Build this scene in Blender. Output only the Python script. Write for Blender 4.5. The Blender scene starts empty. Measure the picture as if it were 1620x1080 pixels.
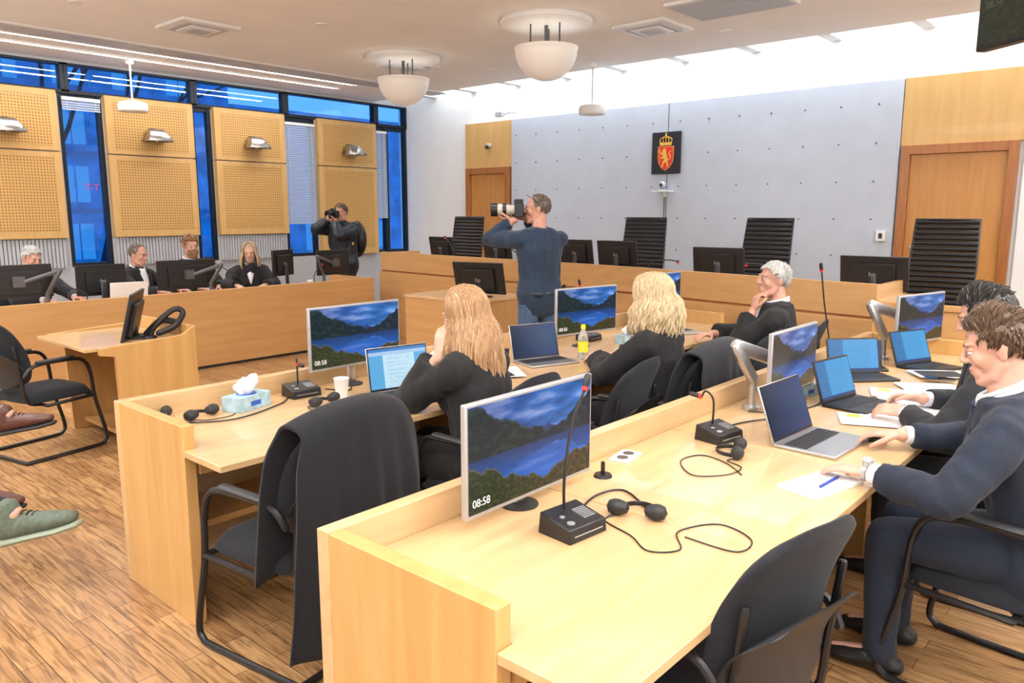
import bpy,bmesh,math,random
from mathutils import Vector,Matrix,noise
random.seed(7)
V=Vector; R=math.radians
SC=bpy.context.scene; COL=SC.collection
TMP=bpy.data.scenes.new('tmp_eval')
# ---------------------------------------------------------------- materials
def _new(name):
    m=bpy.data.materials.new(name); m.use_nodes=True
    nt=m.node_tree; return m,nt,nt.nodes['Principled BSDF']
def mat(name,c,rough=.5,metal=0,emit=None,es=1,coat=0,sheen=0,sss=0,var=0,vs=20,trans=0):
    m,nt,b=_new(name)
    b.inputs['Base Color'].default_value=(*c,1); b.inputs['Roughness'].default_value=rough
    b.inputs['Metallic'].default_value=metal; b.inputs['Coat Weight'].default_value=coat
    b.inputs['Sheen Weight'].default_value=sheen; b.inputs['Subsurface Weight'].default_value=sss
    b.inputs['Transmission Weight'].default_value=trans
    if sss: b.inputs['Subsurface Radius'].default_value=(.01,.004,.002)
    if emit: 
        b.inputs['Emission Color'].default_value=(*emit,1); b.inputs['Emission Strength'].default_value=es
    if var:
        tc=nt.nodes.new('ShaderNodeTexCoord'); n=nt.nodes.new('ShaderNodeTexNoise'); n.inputs['Scale'].default_value=vs; n.inputs['Detail'].default_value=5
        r=nt.nodes.new('ShaderNodeValToRGB'); r.color_ramp.elements[0].position=.3; r.color_ramp.elements[1].position=.7
        r.color_ramp.elements[0].color=(*[x*(1-var) for x in c],1); r.color_ramp.elements[1].color=(*[min(1,x*(1+var)) for x in c],1)
        nt.links.new(tc.outputs['Object'],n.inputs['Vector']); nt.links.new(n.outputs['Fac'],r.inputs['Fac']); nt.links.new(r.outputs['Color'],b.inputs['Base Color'])
    return m
def wood(name,c1,c2,stretch=(1,1,1),scale=3,rough=.35,coat=.15):
    m,nt,b=_new(name); b.inputs['Roughness'].default_value=rough; b.inputs['Coat Weight'].default_value=coat
    tc=nt.nodes.new('ShaderNodeTexCoord'); mp=nt.nodes.new('ShaderNodeMapping'); mp.inputs['Scale'].default_value=stretch
    n=nt.nodes.new('ShaderNodeTexNoise'); n.inputs['Scale'].default_value=scale; n.inputs['Detail'].default_value=7; n.inputs['Distortion'].default_value=.4
    r=nt.nodes.new('ShaderNodeValToRGB'); r.color_ramp.elements[0].position=.3; r.color_ramp.elements[1].position=.72
    r.color_ramp.elements[0].color=(*c1,1); r.color_ramp.elements[1].color=(*c2,1)
    L=nt.links.new; L(tc.outputs['Object'],mp.inputs['Vector']); L(mp.outputs['Vector'],n.inputs['Vector']); L(n.outputs['Fac'],r.inputs['Fac']); L(r.outputs['Color'],b.inputs['Base Color'])
    return m
M={}
M['desk']=wood('desk_wood',(.56,.355,.17),(.66,.45,.235),(1,9,9),2.2,.28,.3)
M['deskedge']=wood('desk_edge_wood',(.48,.26,.09),(.58,.34,.13),(1,8,8),3)
M['panel']=wood('panel_wood',(.52,.29,.095),(.62,.37,.14),(9,9,1),1.6,.38)
M['bench']=wood('bench_wood',(.50,.265,.095),(.58,.335,.135),(1,12,12),1.4,.38)
M['benchy']=wood('bench_wood_long',(.51,.275,.10),(.58,.335,.14),(12,1,12),1.4,.38)
M['doorw']=wood('door_wood',(.47,.21,.05),(.56,.27,.075),(10,10,1),2,.4)
M['frame']=wood('frame_wood',(.32,.11,.028),(.42,.16,.045),(8,8,1),3,.35)
M['wpanel']=wood('wall_panel_wood',(.58,.35,.12),(.66,.42,.165),(8,8,1),1.5,.45)
def perf():
    m,nt,b=_new('perforated_wood'); L=nt.links.new; b.inputs['Roughness'].default_value=.5
    tc=nt.nodes.new('ShaderNodeTexCoord'); s=nt.nodes.new('ShaderNodeSeparateXYZ'); L(tc.outputs['Object'],s.inputs[0])
    def mth(op,a,bv=None):
        n=nt.nodes.new('ShaderNodeMath'); n.operation=op
        for i,x in enumerate((a,bv)):
            if x is None: continue
            if isinstance(x,(int,float)): n.inputs[i].default_value=x
            else: L(x,n.inputs[i])
        return n.outputs[0]
    sp=.036
    def cell(o):
        return mth('SUBTRACT',mth('FRACT',mth('DIVIDE',mth('ADD',o,50),sp)),.5)
    cx,cz=cell(s.outputs['X']),cell(s.outputs['Z'])
    d=mth('ADD',mth('MULTIPLY',cx,cx),mth('MULTIPLY',cz,cz)); k=mth('LESS_THAN',d,.060)
    mx=nt.nodes.new('ShaderNodeMix'); mx.data_type='RGBA'; L(k,mx.inputs['Factor'])
    mx.inputs['A'].default_value=(.60,.36,.12,1); mx.inputs['B'].default_value=(.22,.10,.026,1)
    L(mx.outputs['Result'],b.inputs['Base Color']); return m
M['perf']=perf()
def floor_mat():
    m,nt,b=_new('oak_parquet'); L=nt.links.new
    tc=nt.nodes.new('ShaderNodeTexCoord'); mp=nt.nodes.new('ShaderNodeMapping'); mp.inputs['Rotation'].default_value=(0,0,R(90)); L(tc.outputs['Object'],mp.inputs['Vector'])
    br=nt.nodes.new('ShaderNodeTexBrick'); br.inputs['Scale'].default_value=1; br.inputs['Brick Width'].default_value=.62; br.inputs['Row Height'].default_value=.085
    br.inputs['Mortar Size'].default_value=.0018; br.inputs['Color1'].default_value=(.45,.27,.125,1); br.inputs['Color2'].default_value=(.31,.17,.075,1); br.inputs['Mortar'].default_value=(.10,.05,.022,1)
    br.offset=.37; L(mp.outputs['Vector'],br.inputs['Vector'])
    m2=nt.nodes.new('ShaderNodeMapping'); m2.inputs['Scale'].default_value=(26,2.2,1); L(tc.outputs['Object'],m2.inputs['Vector'])
    n=nt.nodes.new('ShaderNodeTexNoise'); n.inputs['Scale'].default_value=2.2; n.inputs['Detail'].default_value=8; n.inputs['Distortion'].default_value=.8; L(m2.outputs['Vector'],n.inputs['Vector'])
    r=nt.nodes.new('ShaderNodeValToRGB'); r.color_ramp.elements[0].position=.34; r.color_ramp.elements[0].color=(.55,.5,.45,1); r.color_ramp.elements[1].position=.58; r.color_ramp.elements[1].color=(1.15,1.13,1.1,1); L(n.outputs['Fac'],r.inputs['Fac'])
    mx=nt.nodes.new('ShaderNodeMix'); mx.data_type='RGBA'; mx.blend_type='MULTIPLY'; mx.inputs['Factor'].default_value=1
    L(br.outputs['Color'],mx.inputs['A']); L(r.outputs['Color'],mx.inputs['B']); L(mx.outputs['Result'],b.inputs['Base Color']); b.inputs['Roughness'].default_value=.3; return m
M['floor']=floor_mat()
M['white']=mat('white_paint',(.82,.84,.86),.8,var=.02,vs=3)
M['ceil']=mat('ceiling_paint',(.90,.90,.90),.9,var=.02,vs=2)
M['grey']=mat('blue_grey_fabric_wall',(.50,.55,.645),.85,var=.03,vs=4)
M['stud']=mat('stud_metal',(.12,.13,.16),.4,.6)
M['ltgrey']=mat('light_grey_metal',(.50,.52,.56),.5,.2)
M['alu']=mat('brushed_aluminium',(.52,.52,.53),.32,.9,var=.05,vs=60)
M['silver']=mat('silver_plastic',(.46,.46,.48),.35,.5)
M['darkmetal']=mat('dark_grey_metal',(.12,.12,.13),.4,.6)
M['blk']=mat('black_plastic',(.010,.010,.012),.38,var=.1,vs=50)
M['blk2']=mat('charcoal_plastic',(.018,.019,.022),.5)
M['logo']=mat('logo_grey',(.32,.32,.34),.4)
M['fabric']=mat('charcoal_seat_fabric',(.012,.014,.020),.95,sheen=.04,var=.4,vs=220)
M['leather']=mat('black_leather',(.010,.010,.012),.42,var=.2,vs=60)
M['robe']=mat('black_robe_cloth',(.007,.007,.009),.85,sheen=.06,var=.3,vs=30)
M['coat']=mat('black_wool',(.007,.008,.012),.95,sheen=.05,var=.3,vs=120)
M['suit']=mat('navy_suit_cloth',(.011,.018,.036),.9,sheen=.06,var=.2,vs=150)
M['suit2']=mat('dark_grey_suit_cloth',(.014,.016,.022),.85,sheen=.08,var=.2,vs=150)
M['shirt']=mat('white_shirt_cotton',(.75,.77,.82),.8)
M['tie']=mat('teal_tie_silk',(.02,.10,.11),.5)
M['tieb']=mat('dark_tie_silk',(.02,.03,.08),.5)
M['sweater']=mat('navy_sweater_knit',(.018,.036,.070),.95,sheen=.15,var=.2,vs=90)
M['jeans']=mat('blue_denim',(.06,.11,.2),.9,var=.3,vs=80)
M['puffer']=mat('dark_puffer_nylon',(.008,.014,.026),.45,var=.2,vs=20)
M['skin']=mat('skin_light',(.64,.37,.28),.5,sss=.1,var=.06,vs=25)
M['skin2']=mat('skin_ruddy',(.56,.29,.21),.5,sss=.1,var=.06,vs=25)
M['lip']=mat('lip',(.50,.24,.19),.5)
M['eyew']=mat('eye_white',(.6,.57,.55),.2)
M['iris']=mat('iris_dark',(.03,.025,.02),.15)
def hairm(name,a,b): return wood(name,a,b,(60,60,6),2,.45,.1)
M['hred']=hairm('strawberry_blonde_hair',(.24,.12,.055),(.56,.35,.185))
M['hblond']=hairm('light_blonde_hair',(.34,.23,.11),(.72,.58,.37))
M['hash']=hairm('ash_blonde_hair',(.28,.20,.12),(.52,.41,.27))
M['hbrown']=hairm('brown_hair',(.04,.024,.014),(.14,.08,.045))
M['hbuzz']=hairm('cropped_brown_grey_hair',(.07,.05,.04),(.17,.13,.10))
M['hdark']=hairm('black_brown_hair',(.010,.009,.008),(.028,.022,.019))
M['hgrey']=hairm('grey_hair',(.28,.28,.27),(.60,.6,.58))
M['hginger']=hairm('ginger_hair',(.20,.10,.04),(.36,.19,.08))
M['paper']=mat('paper',(.83,.84,.85),.8)
M['yell']=mat('yellow_label',(.85,.68,.05),.5)
M['red']=mat('red_plastic',(.7,.02,.02),.4,emit=(.8,.02,.02),es=.2)
M['tissuebox']=mat('pale_blue_card',(.34,.50,.58),.6,var=.3,vs=22)
M['blueprint']=mat('blue_print',(.02,.10,.45),.5)
M['bottle']=mat('clear_plastic',(.75,.85,.9),.08,trans=.85)
M['cupb']=mat('brown_paper_cup',(.13,.06,.03),.7)
M['brownleather']=mat('brown_shoe_leather',(.09,.032,.022),.4,var=.2,vs=40)
M['greensuede']=mat('grey_green_suede',(.11,.14,.11),.9,var=.2,vs=60)
M['sole']=mat('pale_green_rubber_sole',(.30,.36,.28),.7)
M['lens']=mat('beige_lens_barrel',(.60,.58,.53),.4)
M['glassd']=mat('dark_lens_glass',(.008,.008,.012),.08,coat=.5)
M['navyp']=mat('crest_black_panel',(.012,.014,.022),.4)
M['crestred']=mat('crest_red',(.75,.035,.02),.45)
M['gold']=mat('crest_gold',(.85,.52,.10),.4,.3)
M['frost']=mat('frosted_lamp_glass',(.84,.81,.76),.3,emit=(1,.92,.82),es=.10)
M['lampw']=mat('white_lamp_metal',(.82,.82,.81),.35)
M['chrome']=mat('chrome_lamp_metal',(.5,.5,.5),.25,1)
M['led']=mat('led_strip',(1,1,1),.5,emit=(1,.96,.9),es=2)
M['sky']=mat('skylight_glass',(1,1,1),.5,emit=(.90,.96,1),es=1.7)
M['wframe']=mat('dark_window_frame',(.010,.016,.028),.4,.3)
M['blind']=mat('venetian_slat',(.50,.58,.70),.5)
M['facade']=mat('glowing_facade_brick',(.02,.14,.34),.9,emit=(.003,.09,.34),es=.75,var=.6,vs=2.5)  # blue dusk light put into the brick as colour and emission
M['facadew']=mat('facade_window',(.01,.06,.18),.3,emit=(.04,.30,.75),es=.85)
M['ledge']=mat('glowing_stone_band',(.03,.12,.3),.8,emit=(.01,.05,.18),es=.5)  # dusk glow added to the stone as emission
M['bark']=mat('tree_bark',(.004,.02,.05),.9)
M['neon']=mat('red_sign',(.9,.05,.1),.5,emit=(.8,.03,.12),es=1)
M['pen']=mat('pen_blue',(.02,.06,.4),.35)
M['yjacket']=mat('yellow_patch',(.6,.45,.03),.6)
def glass():
    m=bpy.data.materials.new('window_pane_glass'); m.use_nodes=True; nt=m.node_tree; nt.nodes.clear()
    o=nt.nodes.new('ShaderNodeOutputMaterial'); t=nt.nodes.new('ShaderNodeBsdfTransparent'); t.inputs[0].default_value=(.8,.93,1,1); g=nt.nodes.new('ShaderNodeBsdfGlossy'); g.inputs['Roughness'].default_value=.02
    x=nt.nodes.new('ShaderNodeMixShader'); x.inputs[0].default_value=.04; nt.links.new(t.outputs[0],x.inputs[1]); nt.links.new(g.outputs[0],x.inputs[2]); nt.links.new(x.outputs[0],o.inputs[0]); return m
M['glass']=glass()
def scrmat():
    m,nt,b=_new('screen_picture'); a=nt.nodes.new('ShaderNodeAttribute'); a.attribute_name='Col'
    b.inputs['Base Color'].default_value=(.005,.005,.006,1); b.inputs['Roughness'].default_value=.3; b.inputs['Specular IOR Level'].default_value=.25
    nt.links.new(a.outputs['Color'],b.inputs['Emission Color']); b.inputs['Emission Strength'].default_value=1.0; return m
M['screen']=scrmat()
# ---------------------------------------------------------------- mesh builder
class MB:
    def __init__(s,Mx=None): s.v=[];s.f=[];s.m=[];s.M=Mx or Matrix()
    def add(s,vs,fs,mi=0):
        o=len(s.v); s.v+= [tuple(s.M@V(p)) for p in vs]; s.f+=[tuple(i+o for i in f) for f in fs]; s.m+=[mi]*len(fs)
    def box(s,x0,x1,y0,y1,z0,z1,mi=0):
        s.add([(x0,y0,z0),(x1,y0,z0),(x1,y1,z0),(x0,y1,z0),(x0,y0,z1),(x1,y0,z1),(x1,y1,z1),(x0,y1,z1)],
              [(3,2,1,0),(4,5,6,7),(0,1,5,4),(1,2,6,5),(2,3,7,6),(3,0,4,7)],mi)
    def cbox(s,c,d,mi=0,rot=None):
        M0=s.M; s.M=M0@Matrix.Translation(c)@(rot or Matrix()); a,b,e=[x/2 for x in d]; s.box(-a,a,-b,b,-e,e,mi); s.M=M0
    def ell(s,c,r,rot=None,seg=16,rg=10,mi=0):
        M0=s.M; s.M=M0@Matrix.Translation(c)@(rot or Matrix())
        if not hasattr(r,'__len__'): r=(r,r,r)
        vs=[(0,0,-r[2])]
        for i in range(1,rg):
            a=-math.pi/2+math.pi*i/rg
            for j in range(seg):
                t=2*math.pi*j/seg; vs.append((r[0]*math.cos(a)*math.cos(t),r[1]*math.cos(a)*math.sin(t),r[2]*math.sin(a)))
        vs.append((0,0,r[2])); fs=[]
        for j in range(seg): fs.append((0,1+(j+1)%seg,1+j))
        for i in range(rg-2):
            for j in range(seg):
                a=1+i*seg+j; b=1+i*seg+(j+1)%seg; fs.append((a,b,b+seg,a+seg))
        n=len(vs)-1
        for j in range(seg): fs.append((n,n-seg+j,n-seg+(j+1)%seg))
        s.add(vs,fs,mi); s.M=M0
    def tube(s,pts,rad,seg=10,side=None,mi=0,rnd=True):
        pts=[V(p) for p in pts]; n=len(pts)
        if not hasattr(rad,'__len__'): rad=[rad]*n
        rad=[(r,r) if not hasattr(r,'__len__') else r for r in rad]
        tg=[]
        for i in range(n):
            t=pts[min(i+1,n-1)]-pts[max(i-1,0)]
            if t.length<1e-9: t=V((0,0,1))
            tg.append(t.normalized())
        if side is None:
            s0=V((1,0,0)) if abs(tg[0].x)<.8 else V((0,1,0)); fix=False
        else: s0=V(side); fix=True
        rings=[]
        def ring(c,t,sd,rx,ry):
            u=t.cross(sd); return [c+sd*rx*math.cos(2*math.pi*k/seg)+u*ry*math.sin(2*math.pi*k/seg) for k in range(seg)]
        cur=s0; sds=[]
        for i in range(n):
            q=(V(side) if fix else cur); q=q-tg[i]*q.dot(tg[i])
            if q.length<1e-6: q=tg[i].orthogonal()
            q.normalize(); cur=q; sds.append(q)
        e0=min(rad[0]); e1=min(rad[-1])
        if rnd: rings.append(ring(pts[0]-tg[0]*e0*.65,tg[0],sds[0],rad[0][0]*.76,rad[0][1]*.76))
        for i in range(n): rings.append(ring(pts[i],tg[i],sds[i],*rad[i]))
        if rnd: rings.append(ring(pts[-1]+tg[-1]*e1*.65,tg[-1],sds[-1],rad[-1][0]*.76,rad[-1][1]*.76))
        vs=[p for r in rings for p in r]; fs=[]
        for i in range(len(rings)-1):
            for k in range(seg):
                a=i*seg+k; b=i*seg+(k+1)%seg; fs.append((a,b,b+seg,a+seg))
        a=len(vs); vs.append(pts[0]-tg[0]*(e0 if rnd else 0)); vs.append(pts[-1]+tg[-1]*(e1 if rnd else 0))
        for k in range(seg):
            fs.append((a,(k+1)%seg,k)); q=(len(rings)-1)*seg; fs.append((a+1,q+k,q+(k+1)%seg))
        s.add(vs,fs,mi)
    def rev(s,prof,seg=32,mi=0,c=(0,0,0)):
        vs=[];fs=[];n=len(prof)
        for j in range(seg):
            t=2*math.pi*j/seg
            for r,z in prof: vs.append((c[0]+r*math.cos(t),c[1]+r*math.sin(t),c[2]+z))
        for j in range(seg):
            k=(j+1)%seg
            for i in range(n-1): fs.append((j*n+i,k*n+i,k*n+i+1,j*n+i+1))
        s.add(vs,fs,mi)
    def prism(s,poly,y0,y1,mi=0):
        n=len(poly); vs=[(p[0],y0,p[1]) for p in poly]+[(p[0],y1,p[1]) for p in poly]
        fs=[tuple(range(n)),tuple(range(2*n-1,n-1,-1))]+[(i,i+n,(i+1)%n+n,(i+1)%n) for i in range(n)]
        s.add(vs,fs,mi)
    def slab(s,poly,z0,z1,mi=0):
        n=len(poly); vs=[(p[0],p[1],z0) for p in poly]+[(p[0],p[1],z1) for p in poly]
        fs=[tuple(range(n-1,-1,-1)),tuple(range(n,2*n))]+[(i,(i+1)%n,(i+1)%n+n,i+n) for i in range(n)]
        s.add(vs,fs,mi)
    def mesh(s,name,mats,ang=35):
        me=bpy.data.meshes.new(name); me.from_pydata(s.v,[],s.f)
        for m in mats: me.materials.append(M[m] if isinstance(m,str) else m)
        me.polygons.foreach_set('material_index',s.m); me.update()
        bm=bmesh.new(); bm.from_mesh(me); bmesh.ops.recalc_face_normals(bm,faces=bm.faces); bm.to_mesh(me); bm.free()
        if ang:
            me.polygons.foreach_set('use_smooth',[True]*len(me.polygons)); me.set_sharp_from_angle(angle=R(ang))
        return me
def setp(o,label=None,category=None,group=None,kind=None):
    if label:o['label']=label
    if category:o['category']=category
    if group:o['group']=group
    if kind:o['kind']=kind
def obj(name,data,parent=None,loc=(0,0,0),rot=(0,0,0),scale=(1,1,1)):
    o=bpy.data.objects.new(name,data); COL.objects.link(o); o.location=loc; o.rotation_euler=rot; o.scale=scale
    if parent: o.parent=parent
    return o
def thing(name,label,category,loc=(0,0,0),rotz=0,group=None,kind=None):
    o=obj(name,None,None,loc,(0,0,rotz)); o.empty_display_size=.1; setp(o,label,category,group,kind); return o
def part(root,name,mb,mats,bevel=0,ang=35,label=None,loc=(0,0,0),rot=(0,0,0)):
    o=obj(name,mb.mesh(name,mats,ang),root,loc,rot)
    if bevel:
        b=o.modifiers.new('bevel','BEVEL'); b.width=bevel; b.segments=2; b.limit_method='ANGLE'; b.angle_limit=R(40)
    if label:o['label']=label
    return o
def dup(root,loc,rotz,label=None,group=None):
    def rec(o,par):
        c=o.copy(); COL.objects.link(c); c.parent=par
        for ch in o.children: rec(ch,c)
        return c
    c=rec(root,None); c.location=loc; c.rotation_euler=(0,0,rotz)
    if label:c['label']=label
    if group:c['group']=group
    return c
def struct(name,mb,mats,label,cat,bevel=0):
    o=obj(name,mb.mesh(name,mats)); setp(o,label,cat,None,'structure')
    if bevel:
        b=o.modifiers.new('bevel','BEVEL'); b.width=bevel; b.segments=2; b.limit_method='ANGLE'
    return o
def spline(pts,n=8):
    pts=[V(p) for p in pts]; P=[pts[0]]+pts+[pts[-1]]; out=[]
    for i in range(1,len(P)-2):
        a,b,c,d=P[i-1:i+3]
        for k in range(n):
            t=k/n; out.append(.5*((2*b)+(c-a)*t+(2*a-5*b+4*c-d)*t*t+(3*b-a-3*c+d)*t**3))
    out.append(pts[-1]); return out
def evaldata(data,name,mods=None):
    o=bpy.data.objects.new('tmp',data); TMP.collection.objects.link(o)
    if mods: mods(o)
    vl=TMP.view_layers[0]; vl.update(); dg=vl.depsgraph
    me=bpy.data.meshes.new_from_object(o.evaluated_get(dg)); me.name=name; bpy.data.objects.remove(o); return me
def remesh(mb,name,mats,voxel,it=3,fold=0,fs=9,seed=0):
    me=mb.mesh('tmp',mats,0)
    def md(o):
        m=o.modifiers.new('r','REMESH'); m.mode='VOXEL'; m.voxel_size=voxel
        sm=o.modifiers.new('s','SMOOTH'); sm.iterations=it; sm.factor=.5
    r=evaldata(me,name,md); bpy.data.meshes.remove(me)
    r.materials.clear()
    for k in mats: r.materials.append(M[k] if isinstance(k,str) else k)
    if fold:
        nm=[v.normal.copy() for v in r.vertices]
        for v,nn in zip(r.vertices,nm):
            c=v.co; q=V((c.x*fs+seed,c.y*fs,c.z*fs*.55)); d=noise.noise(q)+.5*noise.noise(q*2.3)
            v.co=c+nn*d*fold
    r.polygons.foreach_set('use_smooth',[True]*len(r.polygons)); r.update(); return r
def textmesh(s,size,name,m,depth=.0006):
    cu=bpy.data.curves.new('t','FONT'); cu.body=s; cu.size=size; cu.extrude=depth; cu.align_x='LEFT'
    me=evaldata(cu,name); me.materials.clear(); me.materials.append(M[m]); return me
# ---------------------------------------------------------------- screens
def fr(x,y,z=0,o=5): return noise.fractal(V((x,y,z)),1.0,2.0,o)
def land(u,v):
    def upper(u,v):
        sky=(.012+.03*u,.06+.15*u,.30+.34*u)
        cl=fr(u*3,v*8,3)
        if cl>.05: sky=tuple(min(1,c+(cl-.05)*.35*(.4+u)) for c in sky)
        else: sky=tuple(c*(1+cl*.9) for c in sky)
        c=sky
        if v<.60+.10*fr(u*4,1)-.9*abs(u-.62)*.4: c=(.015,.05,.18)
        n=fr(u*14,v*14,9); h1=.98-.62*u*1.05+.10*fr(u*6,5)
        if v<h1: c=(.004+.018*max(0,n),.018+.035*max(0,n),.026+.02*max(0,n))
        h2=.42+.80*max(0,(u-.50))*1.1+.09*fr(u*7,8)
        if v<h2: c=(.010+.03*max(0,n),.020+.040*max(0,n),.035+.03*max(0,n))
        if abs(v-h1)<.01 and u<.5: c=(.03,.06,.08)
        return c
    w=.50
    if v>=w: return upper(u,v)
    sh=.12+.30*abs(u-.55)*2*(1 if u<.55 else .7)+.08*fr(u*9,2)
    if v<sh:
        n=fr(u*30,v*30,4); g=max(0,.35+n)
        if v>sh-.016: return (.10,.11,.09)
        return (.02+.09*g*(.3+u),.028+.045*g,.012+.01*g)
    d=(w-v)/w; c=upper(u+.012*fr(u*5,v*40),w+(w-v)*1.35)
    mixk=min(1,d*1.6); L=(.02,.15,.66)
    c=tuple(c[i]*.6*(1-mixk*.7)+L[i]*(.18+.55*mixk) for i in range(3))
    return c
def doc(u,v):
    if v>.93: return (.05,.22,.6)
    if v>.84: return (.40,.60,.85)
    if .24<u<.78:
        if .29<u<.73 and (v*40)%1>.6 and fr(int(v*40)*3.3,int(u*30)*1.7,1)>-.15 and not(.5<v<.53): return (.40,.58,.72)
        return (.55,.80,.95)
    return (.12,.42,.75)
def doc2(u,v):
    if v<.07: return (.01,.05,.2)
    if u<.3: return (.02,.16,.42) if (v*14)%1>.4 else (.04,.22,.5)
    if (v*22)%1>.6 and u<.85: return (.05,.29,.62)
    return (.06,.36,.74)
def dim(u,v):
    return (.006+.01*u,.02+.05*u*(1-abs(v-.5)),.06+.12*u)
def spread(u,v):
    if v>.9:return (.03,.2,.4)
    if (u*9)%1<.08 or (v*20)%1<.15: return (.08,.35,.65)
    return (.2,.58,.88)
def scr(name,fn,nx,ny):
    vs=[];fs=[];cs=[]
    for j in range(ny+1):
        for i in range(nx+1):
            u,v=i/nx,j/ny; vs.append((u-.5,0,v)); cs.append((*fn(u,v),1))
    for j in range(ny):
        for i in range(nx):
            a=j*(nx+1)+i; fs.append((a,a+1,a+nx+2,a+nx+1))
    me=bpy.data.meshes.new(name); me.from_pydata(vs,[],fs); me.materials.append(M['screen'])
    at=me.color_attributes.new('Col','FLOAT_COLOR','POINT'); at.data.foreach_set('color',[x for c in cs for x in c]); return me
S={'land':scr('s_land',land,260,146),'landd':scr('s_landd',lambda u,v:tuple(c*.5+.006 for c in land(u,v)),90,60),'doc':scr('s_doc',doc,90,90),'doc2':scr('s_doc2',doc2,60,66),'dim':scr('s_dim',dim,20,20),'spread':scr('s_spread',spread,60,60)}
# ================================================================ ROOM
H=3.6; XJ=9.6; YW=11.0
b=MB(); b.box(-2.6,XJ+.2,-2.6,YW+.2,-.1,0); struct('floor',b,['floor'],'oak strip parquet floor with semi-gloss finish','floor')
b=MB(); b.box(-2.6,8.9,-2.6,YW,H,H+.12); b.box(8.82,8.9,-2.6,YW,H+.12,4.5); struct('ceiling',b,['ceil'],'off-white plaster ceiling','ceiling')
b=MB(); b.box(8.9,XJ,-2.6,YW,4.42,4.46); struct('window_9',b,['sky'],'long bright skylight above the end wall','skylight')
b=MB()
for i in range(12): y=-.6+i*.98; b.box(8.9,XJ,y,y+.14,3.66,3.92)
struct('trim_1',b,['white'],'white beams crossing the skylight slot','beam')
b=MB(); b.box(XJ,XJ+.2,-2.6,YW+.2,0,4.5); struct('wall_east',b,['white'],'white painted end wall','wall')
b=MB(); b.box(XJ-.05,XJ,2.6,8.40,.3,3.15)
b.box(XJ-.054,XJ-.05,5.546,5.554,.3,3.15,1)
for r_ in range(6):
    for c_ in range(14):
        y=2.85+c_*.42; z=.75+r_*.43
        b.cbox((XJ-.054,y,z),(.010,.016,.016),1)
struct('trim_2',b,['grey','stud'],'blue-grey upholstered wall panelling with rows of small studs','wall panel')
def jdoor(n,y0,y1,pl,pr):
    b=MB(); t=3.15
    b.box(XJ-.04,XJ,pl,pr,2.42,t)
    struct('trim_%d'%(n+2),b,['wpanel'],'birch veneer panel above the door','wall panel')
    r=thing('door_%d'%n,'orange-brown wooden door with a dark oak frame','door',kind='structure')
    b=MB(); b.box(XJ-.03,XJ,y0+.09,y1-.09,.3,2.32); part(r,'door_leaf',b,['doorw'],.004)
    b=MB(); b.box(XJ-.08,XJ,y0,y0+.09,.3,2.42); b.box(XJ-.08,XJ,y1-.09,y1,.3,2.42); b.box(XJ-.08,XJ,y0+.09,y1-.09,2.32,2.42); part(r,'door_frame',b,['frame'],.003)
    b=MB(); b.tube([(XJ-.03,y1-.17,1.3),(XJ-.09,y1-.17,1.3),(XJ-.09,y1-.29,1.3)],.011); part(r,'door_handle',b,['alu'])
jdoor(1,8.44,9.42,8.41,9.45); jdoor(2,1.45,2.57,-.6,2.59)
b=MB(); b.box(XJ-.06,XJ,-2.6,1.40,.3,2.42); struct('trim_6',b,['white'],'white wall section beside the door','wall panel')
b=MB(); b.box(-2.8,-2.6,-2.6,YW+.2,0,4.5); struct('wall_west',b,['white'],'white rear wall','wall')
b=MB(); b.box(-2.6,XJ,-2.8,-2.6,0,4.5); struct('wall_south',b,['white'],'white side wall','wall')
b=MB()
cols=[(-2.6,2.3),(2.55,3.80),(4.33,5.54),(5.84,7.03),(7.62,8.84)]
b.box(-2.6,XJ,YW,YW+.2,0,.98); b.box(-2.6,XJ,YW,YW+.2,3.56,4.5)
for x0,x1 in cols: b.box(x0,x1,YW,YW+.2,.98,3.18)
struct('wall_north',b,['ltgrey'],'window wall with grey sill and piers','wall')
for i,(x0,x1) in enumerate([(2.56,3.76),(4.34,5.53),(5.85,7.02),(7.64,8.83)]):
    zb=1.36 if i<3 else .98
    r=thing('wall_panel','perforated birch acoustic panel between tall windows','wall panel',(0,YW,0),group='perforated panels on the window wall')
    b=MB(); b.box(x0,x1,-.09,0,zb,2.44); b.box(x0,x1,-.09,0,2.455,3.2); part(r,'panel_board',b,['wpanel'],.004)
    b=MB(); b.box(x0+.09,x1-.09,-.093,-.088,zb+.1,2.38); b.box(x0+.09,x1-.09,-.093,-.088,2.51,3.12); part(r,'perforated_field',b,['perf'])
    b=MB()
    for k in range(26):
        x=x0+.02+k*(x1-x0-.04)/26; b.box(x,x+.034,-.05,0,.98,zb-.01)
    if i<3: part(r,'ribbed_grille',b,['ltgrey'])
def wall_lamp():
    r=thing('wall_lamp','chrome trapezoid wall lamp on the perforated panel','wall lamp',(3.15,YW-.09,2.70),group='wall lamps on the birch panels')
    b=MB(); vs=[(-.16,-.30,-.06),(.16,-.30,-.06),(.16,-.02,-.06),(-.16,-.02,-.06),(-.09,-.16,.10),(.09,-.16,.10),(.09,-.02,.10),(-.09,-.02,.10)]
    b.add(vs,[(0,1,5,4),(1,2,6,5),(2,3,7,6),(3,0,4,7),(4,5,6,7)]); o=part(r,'lamp_shade',b,['chrome'],0,20); s=o.modifiers.new('s','SOLIDIFY'); s.thickness=.006
    b=MB(); b.box(-.05,.05,-.03,0,-.04,.12); part(r,'wall_bracket',b,['blk2'],.004)
    b=MB(); b.ell((0,-.14,-.01),(.035,.035,.05)); part(r,'bulb',b,['frost']); return r
wl=wall_lamp()
for x in (4.93,6.43,8.23): dup(wl,(x,YW-.09,2.70),0)
wn=0
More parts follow.
